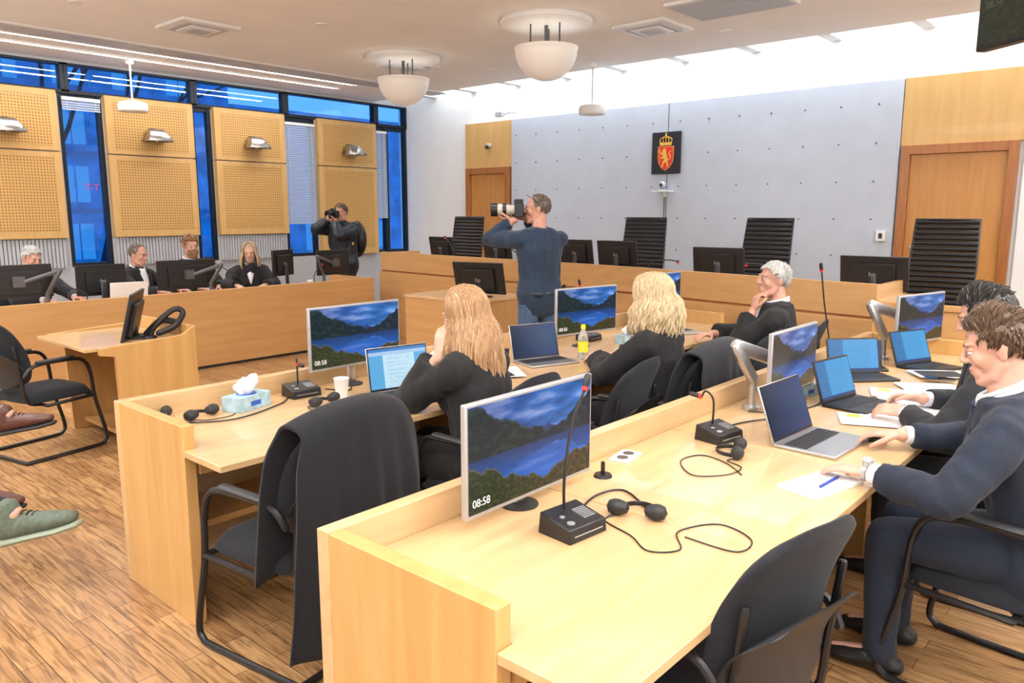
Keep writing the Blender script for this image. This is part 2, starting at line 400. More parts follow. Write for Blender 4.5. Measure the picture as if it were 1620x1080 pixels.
for x0,x1 in [(3.80,4.33),(5.54,5.84),(7.03,7.62),(8.84,9.12),(9.12,XJ),(2.3,2.55)]:
    wn+=1; r=thing('window_%d'%wn,'tall narrow window with dark frame showing blue dusk','window',kind='structure')
    b=MB()
    for a,c in ((x0,x0+.05),(x1-.05,x1)): b.box(a,c,YW+.0,YW+.10,.98,3.18)
    b.box(x0,x1,YW+.02,YW+.10,.98,1.03); b.box(x0,x1,YW+.02,YW+.10,3.12,3.2); part(r,'window_frame',b,['wframe'],.004)
    b=MB(); b.box(x0+.05,x1-.05,YW+.05,YW+.056,1.03,3.12); part(r,'glass_pane',b,['glass'])
for x0,x1 in [(-.5,3.9),(3.9,5.6),(5.6,7.1),(7.1,8.9),(8.9,XJ)]:
    wn+=1
    if wn==9: wn=10
    r=thing('window_%d'%wn,'wide transom window in a dark frame showing blue dusk','window',kind='structure')
    b=MB(); b.box(x0,x0+.05,YW-.02,YW+.1,3.2,3.56); b.box(x1-.05,x1,YW-.02,YW+.1,3.2,3.56); b.box(x0,x1,YW-.02,YW+.1,3.18,3.23); b.box(x0,x1,YW-.02,YW+.1,3.53,3.56); part(r,'window_frame',b,['wframe'],.004)
    b=MB(); b.box(x0+.05,x1-.05,YW+.05,YW+.056,3.23,3.53); part(r,'glass_pane',b,['glass'])
def blind(x0,x1,z0,z1,lab):
    r=thing('venetian_blind',lab,'blind',(0,YW-.03,0)); b=MB(); z=z1
    while z>z0: b.cbox(((x0+x1)/2,0,z),(x1-x0,.03,.002),0,Matrix.Rotation(R(48),4,'X')); z-=.028
    part(r,'slats',b,['blind'],0,0)
    b=MB(); b.box(x0,x1,-.02,.02,z1,z1+.04); part(r,'head_rail',b,['lampw'])
    b=MB()
    for x in (x0+.06,x1-.06): b.box(x-.002,x+.002,-.017,-.014,z0,z1)
    part(r,'ladder_cord',b,['lampw'])
blind(7.05,7.60,1.5,3.06,'white venetian blind lowered over a tall window'); blind(3.84,4.3,2.98,3.10,'raised white venetian blind at the window top'); blind(8.87,9.1,1.6,3.06,'blue-grey venetian blind in the corner window')
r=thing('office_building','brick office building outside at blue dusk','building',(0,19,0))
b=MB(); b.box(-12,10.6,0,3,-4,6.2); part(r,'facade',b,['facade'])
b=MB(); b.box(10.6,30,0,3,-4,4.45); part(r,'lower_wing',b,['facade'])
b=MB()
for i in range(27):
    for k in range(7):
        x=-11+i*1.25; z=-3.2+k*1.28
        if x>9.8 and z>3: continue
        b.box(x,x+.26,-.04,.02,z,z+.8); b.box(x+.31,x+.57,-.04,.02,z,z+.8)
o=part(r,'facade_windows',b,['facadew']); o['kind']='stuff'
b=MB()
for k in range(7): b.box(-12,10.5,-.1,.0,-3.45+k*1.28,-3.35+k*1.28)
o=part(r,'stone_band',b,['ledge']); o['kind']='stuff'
b=MB(); random.seed(3)
def branch(p,d,l,r0,dep):
    q=p+d*l; b.tube([p,(p+q)/2+V((random.uniform(-.05,.05),0,random.uniform(-.05,.05))),q],[r0,r0*.85,r0*.7],6)
    if dep:
        for _ in range(3): branch(q,(d+V((random.uniform(-.8,.8),random.uniform(-.4,.4),random.uniform(-.1,.6)))).normalized(),l*.72,r0*.6,dep-1)
branch(V((0,0,-3.9)),V((0,0,1)),3.6,.12,5)
o=obj('bare_tree',b.mesh('bare_tree',['bark']),None,(5.2,14.5,0)); setp(o,'leafless tree outside the window','tree')
o=obj('neon_sign',textmesh('T-T',.17,'neon_sign','neon',.01),None,(5.95,16.2,2.12),(R(90),0,0)); setp(o,'small glowing red letter sign on the street','sign')
def vent(x,y,w,d,lab,rings=True):
    r=thing('ceiling_vent',lab,'ceiling vent',(x,y,H)); b=MB(); b.box(-w/2,w/2,-d/2,d/2,-.03,0); part(r,'frame_plate',b,['lampw'],.004)
    b=MB()
    if rings:
        for k in range(3):
            s=.36-k*.1; b.box(-w*s,w*s,-d*s,d*s,-.04-k*.010,-.03-k*.010,(k+1)%2)
    else:
        for k in range(24): x0=-w/2+.03+k*(w-.06)/24; b.box(x0,x0+.015,-d/2+.03,d/2-.03,-.038,-.03,1)
    part(r,'louvre',b,['lampw','ltgrey'])
vent(4.2,8.05,.62,.62,'square white ceiling air diffuser'); vent(7.35,4.5,.62,.62,'square white ceiling air diffuser'); vent(7.05,8.0,.6,.6,'square white ceiling air diffuser')
vent(7.0,3.45,.75,1.0,'grey louvred ceiling grille',False)
b=MB(); b.box(-1,9,9.30,9.70,H-.02,H,0)
for k in range(3): b.box(-1,9,9.33+k*.12,9.42+k*.12,H-.025,H-.02,1)
struct('trim_7',b,['lampw','ltgrey'],'long slotted ventilation strip in the ceiling','ceiling strip')
for y in (9.78,10.25):
    r=thing('ceiling_light_strip','long recessed ceiling light strip','ceiling light',(0,y,H)); b=MB(); b.box(-1,7.6,-.025,.025,-.012,0); part(r,'diffuser',b,['led'])
    b=MB(); b.box(-1,7.6,-.035,-.025,-.02,0); b.box(-1,7.6,.025,.035,-.02,0); part(r,'rail',b,['lampw'])
def bowl(x,y):
    r=thing('pendant_lamp','frosted glass bowl pendant lamp under a white ceiling disc','ceiling lamp',(x,y,H),group='bowl pendant lamps')
    b=MB(); b.rev([(0,0),(.46,0),(.47,-.02),(.46,-.045),(.0,-.05)],48); part(r,'ceiling_disc',b,['lampw'],0,50)
    b=MB()
    for a in (30,150,270): b.tube([(.17*math.cos(R(a)),.17*math.sin(R(a)),-.04),(.17*math.cos(R(a)),.17*math.sin(R(a)),-.33)],.009,6)
    b.tube([(0,0,-.04),(0,0,-.3)],.02,8); b.tube([(-.2,0,-.3),(.2,0,-.3)],.01,6); part(r,'suspension_rod',b,['darkmetal'])
    b=MB(); pr=[]
    for k in range(15):
        a=R(-90+k*90/14*1.0); pr.append((max(.001,.315*math.cos(a)),-.29+.30*math.sin(a)))
    pr+=[(.325,-.28),(.325,-.265),(.305,-.265),(.302,-.29)]
    for k in range(15):
        a=R(0-k*90/14); pr.append((max(.001,.302*math.cos(a)),-.29+.288*math.sin(a)))
    b.rev(pr,48); part(r,'glass_bowl',b,['frost'],0,50)
    l=bpy.data.lights.new('bulb','POINT'); l.energy=2.2; l.color=(1,.9,.78); l.shadow_soft_size=.12; obj('bulb_light',l,r,(0,0,-.42))
bowl(6.4,5.16); bowl(6.66,7.66)
def puck(x,y):
    r=thing('pendant_lamp','small white puck-shaped pendant on a thin rod','ceiling lamp',(x,y,H),group='small puck pendants')
    b=MB(); b.rev([(0,0),(.06,0),(.05,-.05),(.012,-.07),(.009,-.5),(.02,-.54),(.0,-.54)],20); part(r,'suspension_rod',b,['lampw'],0,50)
    b=MB(); b.rev([(0,-.50),(.05,-.50),(.16,-.53),(.18,-.56),(.18,-.62),(.17,-.64),(0,-.65)],36); part(r,'lamp_shade',b,['lampw'],0,40)
puck(4.48,10.4); puck(8.6,6.15)
r=thing('coat_of_arms','black square plaque with red shield, golden lion and crown','coat of arms',(XJ-.055,5.56,2.21),R(-90))
b=MB(); b.box(-.22,.22,-.03,0,0,.56); part(r,'plaque',b,['navyp'],.004)
b=MB()
sh=[(-.115,.36),(.115,.36),(.115,.22),(.10,.15),(.06,.09),(0,.055),(-.06,.09),(-.10,.15),(-.115,.22)]
b.prism([(x*1.07,.21+(z-.21)*1.06) for x,z in sh],-.036,-.03,1); b.prism(sh,-.041,-.036,0); part(r,'shield',b,['crestred','gold'])
ln=[(.30,.86),(.38,.93),(.5,.92),(.56,.84),(.55,.74),(.62,.62),(.68,.45),(.66,.34),(.74,.22),(.70,.10),(.60,.06),(.60,.12),(.64,.2),(.56,.28),(.50,.30),(.40,.22),(.36,.10),(.24,.07),(.26,.13),(.31,.18),(.34,.30),(.42,.40),(.42,.50),(.30,.46),(.18,.50),(.20,.56),(.32,.54),(.38,.60),(.26,.64),(.16,.72),(.2,.77),(.32,.72),(.36,.76),(.28,.78)]
b=MB(); b.prism([(-.11+x*.22,.07+z*.29) for x,z in ln],-.046,-.041); b.tube(spline([(-.11+x*.22,-.043,.07+z*.29) for x,z in [(.66,.38),(.80,.42),(.86,.55),(.76,.68),(.88,.80)]],5),.006,6)
b.tube([(-.085,-.044,.14),(-.085,-.044,.34)],.004,6); b.prism([(-.105,.30),(-.085,.34),(-.085,.28)],-.046,-.041); part(r,'golden_lion',b,['gold'])
b=MB(); b.prism([(-.085,.38),(.085,.38),(.095,.42),(-.095,.42)],-.042,-.03)
for k in range(5):
    x=-.08+k*.04; b.tube(spline([(x,-.036,.42),(x*1.15,-.036,.46),(x*.5,-.036,.49),(0,-.036,.495)],4),.006,6)
b.ell((0,-.036,.505),.014); b.cbox((0,-.036,.53),(.008,.008,.04)); b.cbox((0,-.036,.535),(.03,.008,.008)); part(r,'crown',b,['gold'])
r=thing('conference_camera','small conference camera on a wall bracket beneath the crest','camera',(XJ-.06,5.56,1.98),R(-90))
b=MB(); b.box(-.13,.13,-.16,0,-.015,0); b.box(-.02,.02,-.02,0,-.08,0); part(r,'wall_shelf',b,['lampw'],.003)
b=MB(); b.rev([(0,0),(.055,0),(.06,.02),(.03,.035),(0,.035)],20,0,(0,-.08,0)); b.ell((0,-.08,.08),(.055,.05,.05)); part(r,'camera_body',b,['silver'])
b=MB(); b.ell((0,-.125,.08),(.025,.012,.025)); part(r,'camera_lens',b,['glassd'])
b=MB(); b.tube([(-.01,-.01,-.08),(-.01,-.01,-.9)],.006,6); part(r,'cable',b,['blk2'])
for (y,z,s,l) in [(8.9,2.78,.04,'small white security camera dome on the wall'),(2.72,1.42,.05,'white wall control box')]:
    r=thing('wall_sensor',l,'wall device',(XJ-.05,y,z),R(-90)); b=MB()
    if s==.04: b.rev([(0,.02),(.05,.02),(.05,.0),(.03,-.03),(0,-.04)],20); b.ell((0,-.05,-.03),.035,mi=1)
    else: b.box(-.05,.05,-.04,0,-.06,.06); b.box(-.02,.02,-.045,-.04,-.03,.03,1)
    part(r,'housing',b,['lampw','blk2'],.003)
b=MB(); b.tube([(XJ-.02,8.35,3.25),(XJ-.15,8.35,3.25),(XJ-.2,8.45,3.22)],.012,8); b.cbox((XJ-.22,8.5,3.22),(.07,.14,.07)); o=obj('security_camera',b.mesh('security_camera',['ltgrey'])); setp(o,'small grey security camera on the white wall','security camera')
# ================================================================ FURNITURE
def court_desk(x0,x1,yf,lab):
    r=thing('court_desk',lab,'desk',(x0,yf,0)); L=x1-x0
    b=MB(); b.box(0,L,-.05,0,0,.85); part(r,'front_panel',b,['desk'],.003)
    b=MB(); b.box(.0,.05,-.65,-.052,0,.848); part(r,'end_panel',b,['panel'],.003)
    b=MB(); b.box(L-.05,L,-.65,-.052,0,.848); part(r,'end_panel',b,['panel'],.003)
    xs=[.0,.86]; 
    while xs[-1]+1.2<L: xs.append(xs[-1]+.93)
    xs.append(L)
    for i in range(len(xs)-1):
        a,c=xs[i]+.002,xs[i+1]-.002; b=MB()
        if i==0: b.slab([(0,-.94),(c,-.94),(c,-.052),(.052,-.052),(.052,-.652),(0,-.652)],.722,.75)
        elif i==len(xs)-2: b.slab([(a,-.94),(L,-.94),(L,-.652),(L-.052,-.652),(L-.052,-.052),(a,-.052)],.722,.75)
        else: b.box(a,c,-.94,-.052,.722,.75)
        part(r,'tabletop',b,['desk'],.003)
        b=MB(); b.box(xs[i]+.06,xs[i+1]-.02,-.66,-.64,.64,.721); part(r,'apron',b,['deskedge'])
        if i:
            b=MB(); b.box(xs[i]-.015,xs[i]+.015,-.62,-.053,0,.72); part(r,'support_panel',b,['panel'])
    b=MB(); b.box(.052,L-.052,-.40,-.06,.30,.33); part(r,'cable_shelf',b,['deskedge'])
    return r
D1=court_desk(1.12,5.75,1.68,'long light birch court desk with raised screen ledge')
D2=court_desk(1.35,6.05,3.57,'long light birch court desk with laptops and monitors')
r=thing('counsel_bench','long birch veneered counsel bench along the window side','bench desk',(0,7.98,0))
b=MB(); b.box(-1,6.36,0,.06,.03,.85); part(r,'front_panel',b,['bench'],.004)
b=MB(); b.box(-1,6.30,.062,.90,.72,.75); part(r,'tabletop',b,['desk'],.004)
b=MB(); b.box(6.31,6.36,.062,.92,.03,.848); part(r,'end_panel',b,['bench'],.004)
b=MB(); b.box(-1,6.33,.02,.06,0,.03); part(r,'plinth',b,['blk2'])
for x in (.2,1.6,3.0,4.6):
    b=MB(); b.box(x,x+.03,.062,.8,0,.72); part(r,'support_panel',b,['panel'])
A,B,C=V((6.9,8.5,0)),V((6.63,4.7,0)),V((6.16,1.75,0))
r=thing('judge_bench','raised birch veneered judges bench with stepped panels','judge bench')
def seg(b,p,q,o0,o1,z0,z1,mi=0):
    d=(q-p).normalized(); n=V((-d.y,d.x,0))
    if n.x<0:n=-n
    b.slab([(p+n*o0)[:2],(q+n*o0)[:2],(q+n*o1)[:2],(p+n*o1)[:2]],z0,z1,mi)
for p,q in ((A,B),(B,C)):
    b=MB(); seg(b,p,q,0,.05,.90,1.15); part(r,'upper_panel',b,['benchy'],.003)
    b=MB(); seg(b,p,q,.02,.05,.88,.90); part(r,'shadow_gap',b,['frame'])
    b=MB(); seg(b,p,q,-.03,.05,0,.88); part(r,'lower_panel',b,['benchy'],.003)
    b=MB(); seg(b,p,q,.052,.7,1.0,1.03); part(r,'desktop',b,['desk'],.003)
b=MB(); b.box(6.18,6.86,1.75,1.79,.3,1.14); part(r,'end_panel',b,['bench'],.003)
b=MB(); b.box(6.92,7.6,8.46,8.5,.3,1.14); part(r,'end_panel',b,['bench'],.003)
r=thing('wood_screen','low birch partition beside the judges bench','partition'); b=MB(); b.box(6.2,6.25,-1.6,1.73,0,.98); part(r,'screen_board',b,['benchy'],.003); b=MB(); b.box(6.18,6.27,-1.6,1.73,.98,1.02); part(r,'top_rail',b,['benchy'],.003)
b=MB(); b.box(7.0,XJ-.1,-2.6,9.4,0,.3); struct('trim_8',b,['floor'],'raised wooden podium behind the judges bench','podium')
r=thing('clerk_desk','small birch clerk desk with panelled front','desk',(5.26,5.1,0))
b=MB(); b.box(0,.04,0,1.0,0,.82); b.box(.04,.75,0,.04,0,.82); b.box(.04,.75,.96,1.0,0,.82); part(r,'body',b,['benchy'],.003)
b=MB(); b.box(-.01,.8,-.01,1.01,.82,.85); part(r,'tabletop',b,['desk'],.003)
r=thing('witness_stand','birch witness stand with slanted side and monitor on top','lectern',(2.02,5.5,0))
pr=[(.12,0),(.68,0),(.68,.86),(.58,.80),(0.0,.77),(0,.72),(.10,.70)]
b=MB(); b.prism(pr,0,.04); part(r,'side_panel',b,['panel'],.003)
b=MB(); b.prism(pr,.96,1.0); part(r,'side_panel',b,['panel'],.003)
b=MB(); b.box(.64,.68,.042,.958,0,.86); part(r,'front_panel',b,['panel'],.003)
b=MB(); b.box(-.08,.635,.042,.958,.745,.77); part(r,'tabletop',b,['desk'],.003)
b=MB(); b.box(.2,.62,.042,.958,.06,.09); part(r,'foot_shelf',b,['deskedge'])
def chair(loc,rotz,lab):
    r=thing('office_chair',lab,'chair',(*loc,0),rotz)
    b=MB()
    for s in (-1,1):
        p=spline([(s*.26,-.27,.014),(s*.26,.20,.014),(s*.26,.285,.03),(s*.26,.30,.10),(s*.26,.24,.36),(s*.26,.22,.56),(s*.26,.17,.655),(s*.26,.05,.675),(s*.26,-.16,.665),(s*.25,-.225,.60)],5)
        b.tube(p,.0135,8)
    b.tube([(-.26,-.27,.014),(.26,-.27,.014)],.0135,8); b.tube([(-.26,.235,.39),(.26,.235,.39)],.0125,8); b.tube([(-.26,-.10,.38),(.26,-.10,.38)],.0125,8)
    b.tube([(-.26,-.10,.38),(-.26,.235,.39)],.0125,8); b.tube([(.26,-.10,.38),(.26,.235,.39)],.0125,8)
    for s in (-1,1): b.tube(spline([(s*.19,-.1,.38),(s*.2,-.2,.42),(s*.2,-.225,.6),(s*.2,-.25,.8)],4),.012,8)
    part(r,'tubular_frame',b,['blk'])
    b=MB(); n=12; vs=[]
    for j in range(n+1):
        for i in range(n+1):
            u=i/n*2-1; v=j/n*2-1; k=(1-abs(u)**5)*(1-abs(v)**5)
            su=u*(1-.10*abs(v)**4); sv=v*(1-.08*abs(u)**4)
            vs.append((su*.235,sv*.235+.03,.43+.045*k**.5-.02*(1 if v>.9 else 0)))
    N=len(vs)
    for p in list(vs): vs.append((p[0],p[1],.40))
    fs=[]
    for j in range(n):
        for i in range(n):
            a=j*(n+1)+i; fs.append((a,a+1,a+n+2,a+n+1)); fs.append((a+N,a+n+1+N,a+n+2+N,a+1+N))
    def edge(a,c): fs.append((a,a+N,c+N,c))
    for i in range(n): edge(i,i+1); edge(n*(n+1)+i+1,n*(n+1)+i); edge((i+1)*(n+1),i*(n+1)); edge(i*(n+1)+n,(i+1)*(n+1)+n)
    b.add(vs,fs); part(r,'seat',b,['fabric'],0,60)
    def back(th,off,z0,z1,w,name,m):
        b=MB(); nx,nz=16,18; F=[];Bk=[]
        for j in range(nz+1):
            v=j/nz; z=z0+(z1-z0)*v; wid=w*(1-.20*abs(2*v-1)**5-.08*v*v)
            for i in range(nx+1):
                u=i/nx*2-1; x=u*wid; y=-.225-.10*v*v+.055*u*u*(1-.3*v)+.02*math.sin(v*3.1)
                zz=z-.05*abs(u)**3*(1 if v>.5 else -1)*abs(2*v-1)
                t=th*((1-abs(u)**6)*(1-abs(2*v-1)**6))**.5+.006
                F.append((x,y+off+t/2,zz)); Bk.append((x,y+off-t/2,zz))
        vs=F+Bk; N=len(F); fs=[]; n=nx
        for j in range(nz):
            for i in range(nx):
                a=j*(n+1)+i; fs.append((a,a+n+1,a+n+2,a+1)); fs.append((a+N,a+1+N,a+n+2+N,a+n+1+N))
        for i in range(nx): fs.append((i,i+1,i+1+N,i+N)); a=nz*(n+1)+i; fs.append((a,a+N,a+1+N,a+1))
        for j in range(nz): a=j*(n+1); c=a+n+1; fs.append((a,a+N,c+N,c)); a+=n; c+=n; fs.append((a,c,c+N,a+N))
        b.add(vs,fs); part(r,name,b,[m],0,60)
    back(.045,.0,.50,.985,.235,'backrest','fabric'); back(.010,-.030,.50,.80,.225,'back_shell','blk2')
    for s in (-1,1):
        b=MB(); b.tube([(s*.26,.10,.69),(s*.26,-.14,.685)],[(.022,.012),(.022,.012)],10,(1,0,0)); part(r,'armrest',b,['blk2'])
    return r
CH=chair((1.60,2.52),R(8),'black cantilever office chair draped with a robe')
GC='cantilever chairs at the court desks'
CH['group']=GC
for x,y,a,l in [(2.57,2.40,2,'black cantilever chair under the woman with long reddish hair'),(3.18,2.24,6,'empty black cantilever chair between two seated lawyers'),
  (3.76,2.14,0,'black cantilever chair under the blonde woman'),(4.50,2.15,5,'empty black cantilever chair beside the blonde woman'),(5.10,2.08,12,'black cantilever chair under the grey-haired man'),
  (1.80,.87,-12,'empty charcoal cantilever chair pushed up to the desk'),(3.06,.38,-6,'black cantilever chair under the young man in a suit'),(3.86,.46,0,'black cantilever chair under the dark-haired man'),
  (1.80,6.05,-78,'empty black cantilever chair at the witness stand'),(2.68,9.05,180,'black chair behind the counsel bench'),(3.75,9.05,180,'black chair behind the counsel bench'),(4.62,9.45,180,'black chair behind the counsel bench'),(5.22,9.05,180,'black chair behind the counsel bench')]:
    dup(CH,(x,y,0),R(a),l,GC)
def jchair():
    r=thing('judge_chair','high-backed ribbed black leather judge chair','chair',(7.6,1.71,.3),R(90),'high-backed judge chairs')
    b=MB(); 
    for k in range(17):
        v=k/16; z=.52+v*.78; w=.245+.02*math.sin(v*3.14)
        b.tube([(-w,-.25-.12*v,z),(0,-.28-.12*v,z),(w,-.25-.12*v,z)],[(.024,.02)]*3,10,(0,0,1))
    part(r,'ribbed_backrest',b,['leather'])
    b=MB()
    for s in (-1,1): b.tube([(s*.255,-.26,.46),(s*.275,-.3,.9),(s*.26,-.375,1.32)],.011,8)
    b.tube([(-.26,-.375,1.32),(.26,-.375,1.32)],.011,8); part(r,'back_frame',b,['blk'])
    b=MB(); b.box(-.26,.26,-.24,.26,.42,.50); part(r,'seat',b,['leather'],.03)
    for s in (-1,1):
        b=MB(); b.tube(spline([(s*.28,.15,.45),(s*.3,.17,.66),(s*.3,-.0,.68),(s*.28,-.24,.66)],4),.016,8); part(r,'armrest',b,['blk'])
    b=MB(); b.tube([(0,0,.07),(0,0,.42)],.03,10)
    for k in range(5): a=R(72*k); b.tube([(0,0,.09),(.3*math.cos(a),.3*math.sin(a),.055)],[.022,.014],8); b.ell((.3*math.cos(a),.3*math.sin(a),.028),.028)
    part(r,'star_base',b,['blk2']); return r
J=jchair()
for y,a,x in [(3.44,84,7.65),(4.95,95,7.75),(8.1,98,7.95)]: dup(J,(x,y,.3),R(a))
def monitor(loc,rotz,screen='land',w=.61,h=.345,zb=.05,back='silver',stand='stand',tilt=0,lab='silver-framed monitor showing a blue mountain lake lock screen',logo=False,group=None,am='alu'):
    r=thing('computer_monitor',lab,'monitor',loc,rotz,group)
    b=MB(); b.box(-w/2,w/2,-.012,.010,0,h); b.box(-w*.32,w*.32,.010,.038,h*.12,h*.8)
    ho=part(r,'housing',b,[back],.004,loc=(0,0,zb),rot=(tilt,0,0))
    if screen:
        obj('display',S[screen],ho,(0,-.0135,.014),(0,0,0),(w-.018,1,h-.024))
        if screen=='land':
            obj('clock_text',textmesh('08:58',.034,'clock_text','paper',.0003),ho,(-w/2+.022,-.0155,.035),(R(90),0,0))
    else:
        b=MB(); b.box(-w/2+.01,w/2-.01,-.0135,-.012,.012,h-.01); part(ho,'display',b,['glassd'])
    if logo:
        obj('logo',textmesh('hp',.06,'logo','logo',.0005),ho,(.03,.0395,h*.42),(R(90),0,R(180)))
    if stand=='stand':
        b=MB(); b.tube([(0,.05,.008),(0,.05,zb+h*.4)],[(.028,.012),(.022,.012)],10,(1,0,0)); b.cbox((0,.035,zb+h*.42),(.08,.04,.08)); part(r,'stand_neck',b,['alu' if back!='blk' else 'blk2'])
        b=MB(); b.rev([(0,0),(.062,0),(.062,.006),(.03,.014),(0,.016)],28,0,(0,.05,0)); part(r,'stand_base',b,['blk2'])
    elif stand=='foot':
        b=MB(); b.tube([(0,.06,.01),(0,.05,zb+h*.4)],[(.035,.012),(.03,.012)],10,(1,0,0)); part(r,'stand_neck',b,['blk2'])
        b=MB(); b.box(-.12,.12,-.02,.16,0,.012); part(r,'stand_base',b,['blk2'],.004)
    else:
        s=1 if stand=='armr' else -1; k=1 if am=='alu' else .6
        b=MB(); b.rev([(0,0),(.045,0),(.045,.02),(.02,.025),(.02,.16),(0,.16)],20,0,(s*.22,.10,0)); part(r,'arm_post',b,[am])
        b=MB(); b.tube([(s*.22,.10,.15),(s*.34,.14,zb+h*.80)],[(.036*k,.024*k)]*2,10,(1,0,0)); b.tube([(s*.34,.14,zb+h*.80),(s*.05,.07,zb+h*.5)],[(.034*k,.022*k)]*2,10,(0,0,1)); b.cbox((0,.055,zb+h*.5),(.1,.04,.1)); part(r,'monitor_arm',b,[am])
    return r
G1='lock-screen monitors on the court desks'
monitor((1.80,1.50,.75),0,zb=.05,group=G1)
monitor((2.54,3.36,.75),R(0),zb=.115,w=.60,h=.335,group=G1)
monitor((4.36,3.14,.75),R(-10),zb=.10,w=.58,h=.325,group=G1)
monitor((5.62,3.30,.75),R(-6),zb=.12,w=.56,h=.32,group=G1)
monitor((3.68,1.41,.75),R(0),zb=.065,w=.56,h=.32,stand='arml',lab='monitor on a silver arm showing a blue mountain lake',group=G1)
monitor((5.45,1.28,.75),R(-14),zb=.10,w=.56,h=.32,stand='arml',lab='monitor on a silver arm showing a blue mountain lake',group=G1)
G2='black monitors seen from behind on the judges bench'
for x,y,a,w,z in [(6.85,1.98,90,.54,.0),(6.92,3.42,97,.5,.03),(7.05,4.66,90,.5,.06),(7.1,5.25,90,.46,.06),(7.2,6.55,90,.46,.06),(7.25,7.6,90,.46,.04)]:
    monitor((x,y,1.03),R(a),None,w,.28,.02+z,'blk','foot',R(-10),'black monitor seen from behind with a round maker mark',True,G2)
G3='black monitors seen from behind on the counsel bench'
for x,y,a,w,z,st in [(2.42,8.45,176,.60,.12,'arml'),(3.22,8.55,182,.5,.08,'foot'),(4.05,8.36,178,.66,.10,'arml'),(6.0,8.36,180,.50,.14,'armr'),(5.35,8.5,200,.4,.16,'foot')]:
    monitor((x,y,.75),R(a),None,w,.32,z,'blk',st,0,'black monitor seen from behind on a desk arm',True,G3,am='darkmetal')
monitor((5.62,5.35,.85),R(108),None,.55,.33,.03,'blk','foot',R(-16),'black monitor standing on the clerk desk',True)
monitor((2.36,5.86,.77),R(-122),None,.52,.36,-.01,'blk','foot',R(-14),'black monitor on the witness stand seen from the side')
r=thing('folded_monitor_arm','black folded cable arm on the witness stand','monitor arm',(2.45,5.72,.77)); b=MB(); b.tube(spline([(0,0,.0),(.05,-.02,.10),(.18,-.04,.20),(.24,-.06,.17),(.16,-.08,.08),(.04,-.08,.04)],6),.022,8); b.tube(spline([(0,0.03,.03),(.1,0,.12),(.2,-.04,.10)],5),.025,8); part(r,'arm',b,['blk']); b=MB(); b.rev([(0,0),(.06,0),(.05,.02),(0,.02)],16); part(r,'clamp',b,['blk'])
r=thing('wall_television','flat television hung from the ceiling showing a dark landscape','television',(4.75,.94,2.5),math.atan2(-.78,-.62))
b=MB(); b.box(0,1.15,-.03,.03,0,.68); part(r,'housing',b,['blk'],.006)
obj('display',S['landd'],r,(.575,-.032,.02),(0,0,0),(1.12,1,.64))
obj('clock_text',textmesh('08:58',.05,'clock_text','darkmetal',.0003),r,(.05,-.034,.20),(R(90),0,0))
b=MB(); b.box(.5,.6,.03,.07,.2,1.1); part(r,'ceiling_bracket',b,['blk2'])
def laptop(loc,rotz,screen,open_=105,w=.33,d=.23,lab='open laptop',body='alu',kb=True):
    r=thing('laptop',lab,'laptop',loc,rotz)
    b=MB(); b.box(-w/2,w/2,-d/2,d/2,0,.014); part(r,'base',b,[body],.004)
    if kb:
        b=MB(); kw=(w-.04)/14
        for j in range(5):
            for i in range(14):
                x=-w/2+.02+i*kw; y=d/2-.035-j*.019-.016; b.box(x+.001,x+kw-.001,y,y+.0165,.014,.0158)
        b.box(-.05,.05,-d/2+.012,-d/2+.075,.014,.0146,1); part(r,'keyboard',b,['blk2',body])
    ang=R(90-open_)
    h=w*.64; b=MB(); b.box(-w/2,w/2,-.004,.004,0,h); ho=part(r,'screen_lid',b,[body],.003,loc=(0,d/2,.012),rot=(ang,0,0))
    b=MB(); b.box(-w/2+.004,w/2-.004,-.0052,-.004,.004,h-.003); part(ho,'bezel',b,['blk'])
    obj('display',S[screen],ho,(0,-.0062,.014),(0,0,0),(w-.02,1,h-.024)); return r
Z=.75
laptop((2.58,2.96,Z),R(-12),'doc',100,.36,lab='silver laptop showing a white document page')
laptop((3.72,2.98,Z),R(-18),'dim',105,.35,lab='silver laptop with a dark blue screen')
laptop((3.20,2.95,Z),R(-30),'dim',80,.22,.15,'small dark tablet on a keyboard stand','blk')
laptop((5.35,2.98,Z),R(-22),'spread',105,.36,lab='laptop showing a bright blue document')
laptop((3.12,1.05,Z),R(-3),'dim',110,.37,.25,'open silver laptop beside the young man')
laptop((3.88,1.14,Z),R(-10),'doc2',108,.33,.22,'open black laptop with a blue window','blk')
laptop((4.55,1.33,Z),R(-42),'doc2',105,.32,.2,'tablet computer propped upright with a blue screen','blk2')
laptop((5.12,1.12,Z),R(-22),'doc2',110,.33,.22,'open dark laptop with a blue screen','blk')
laptop((4.85,1.42,Z),R(-60),'dim',105,.24,.16,'small dark laptop beside the monitor arm','blk2')
laptop((3.35,8.30,Z),R(172),'dim',105,.36,.24,'white laptop seen from behind','lampw')
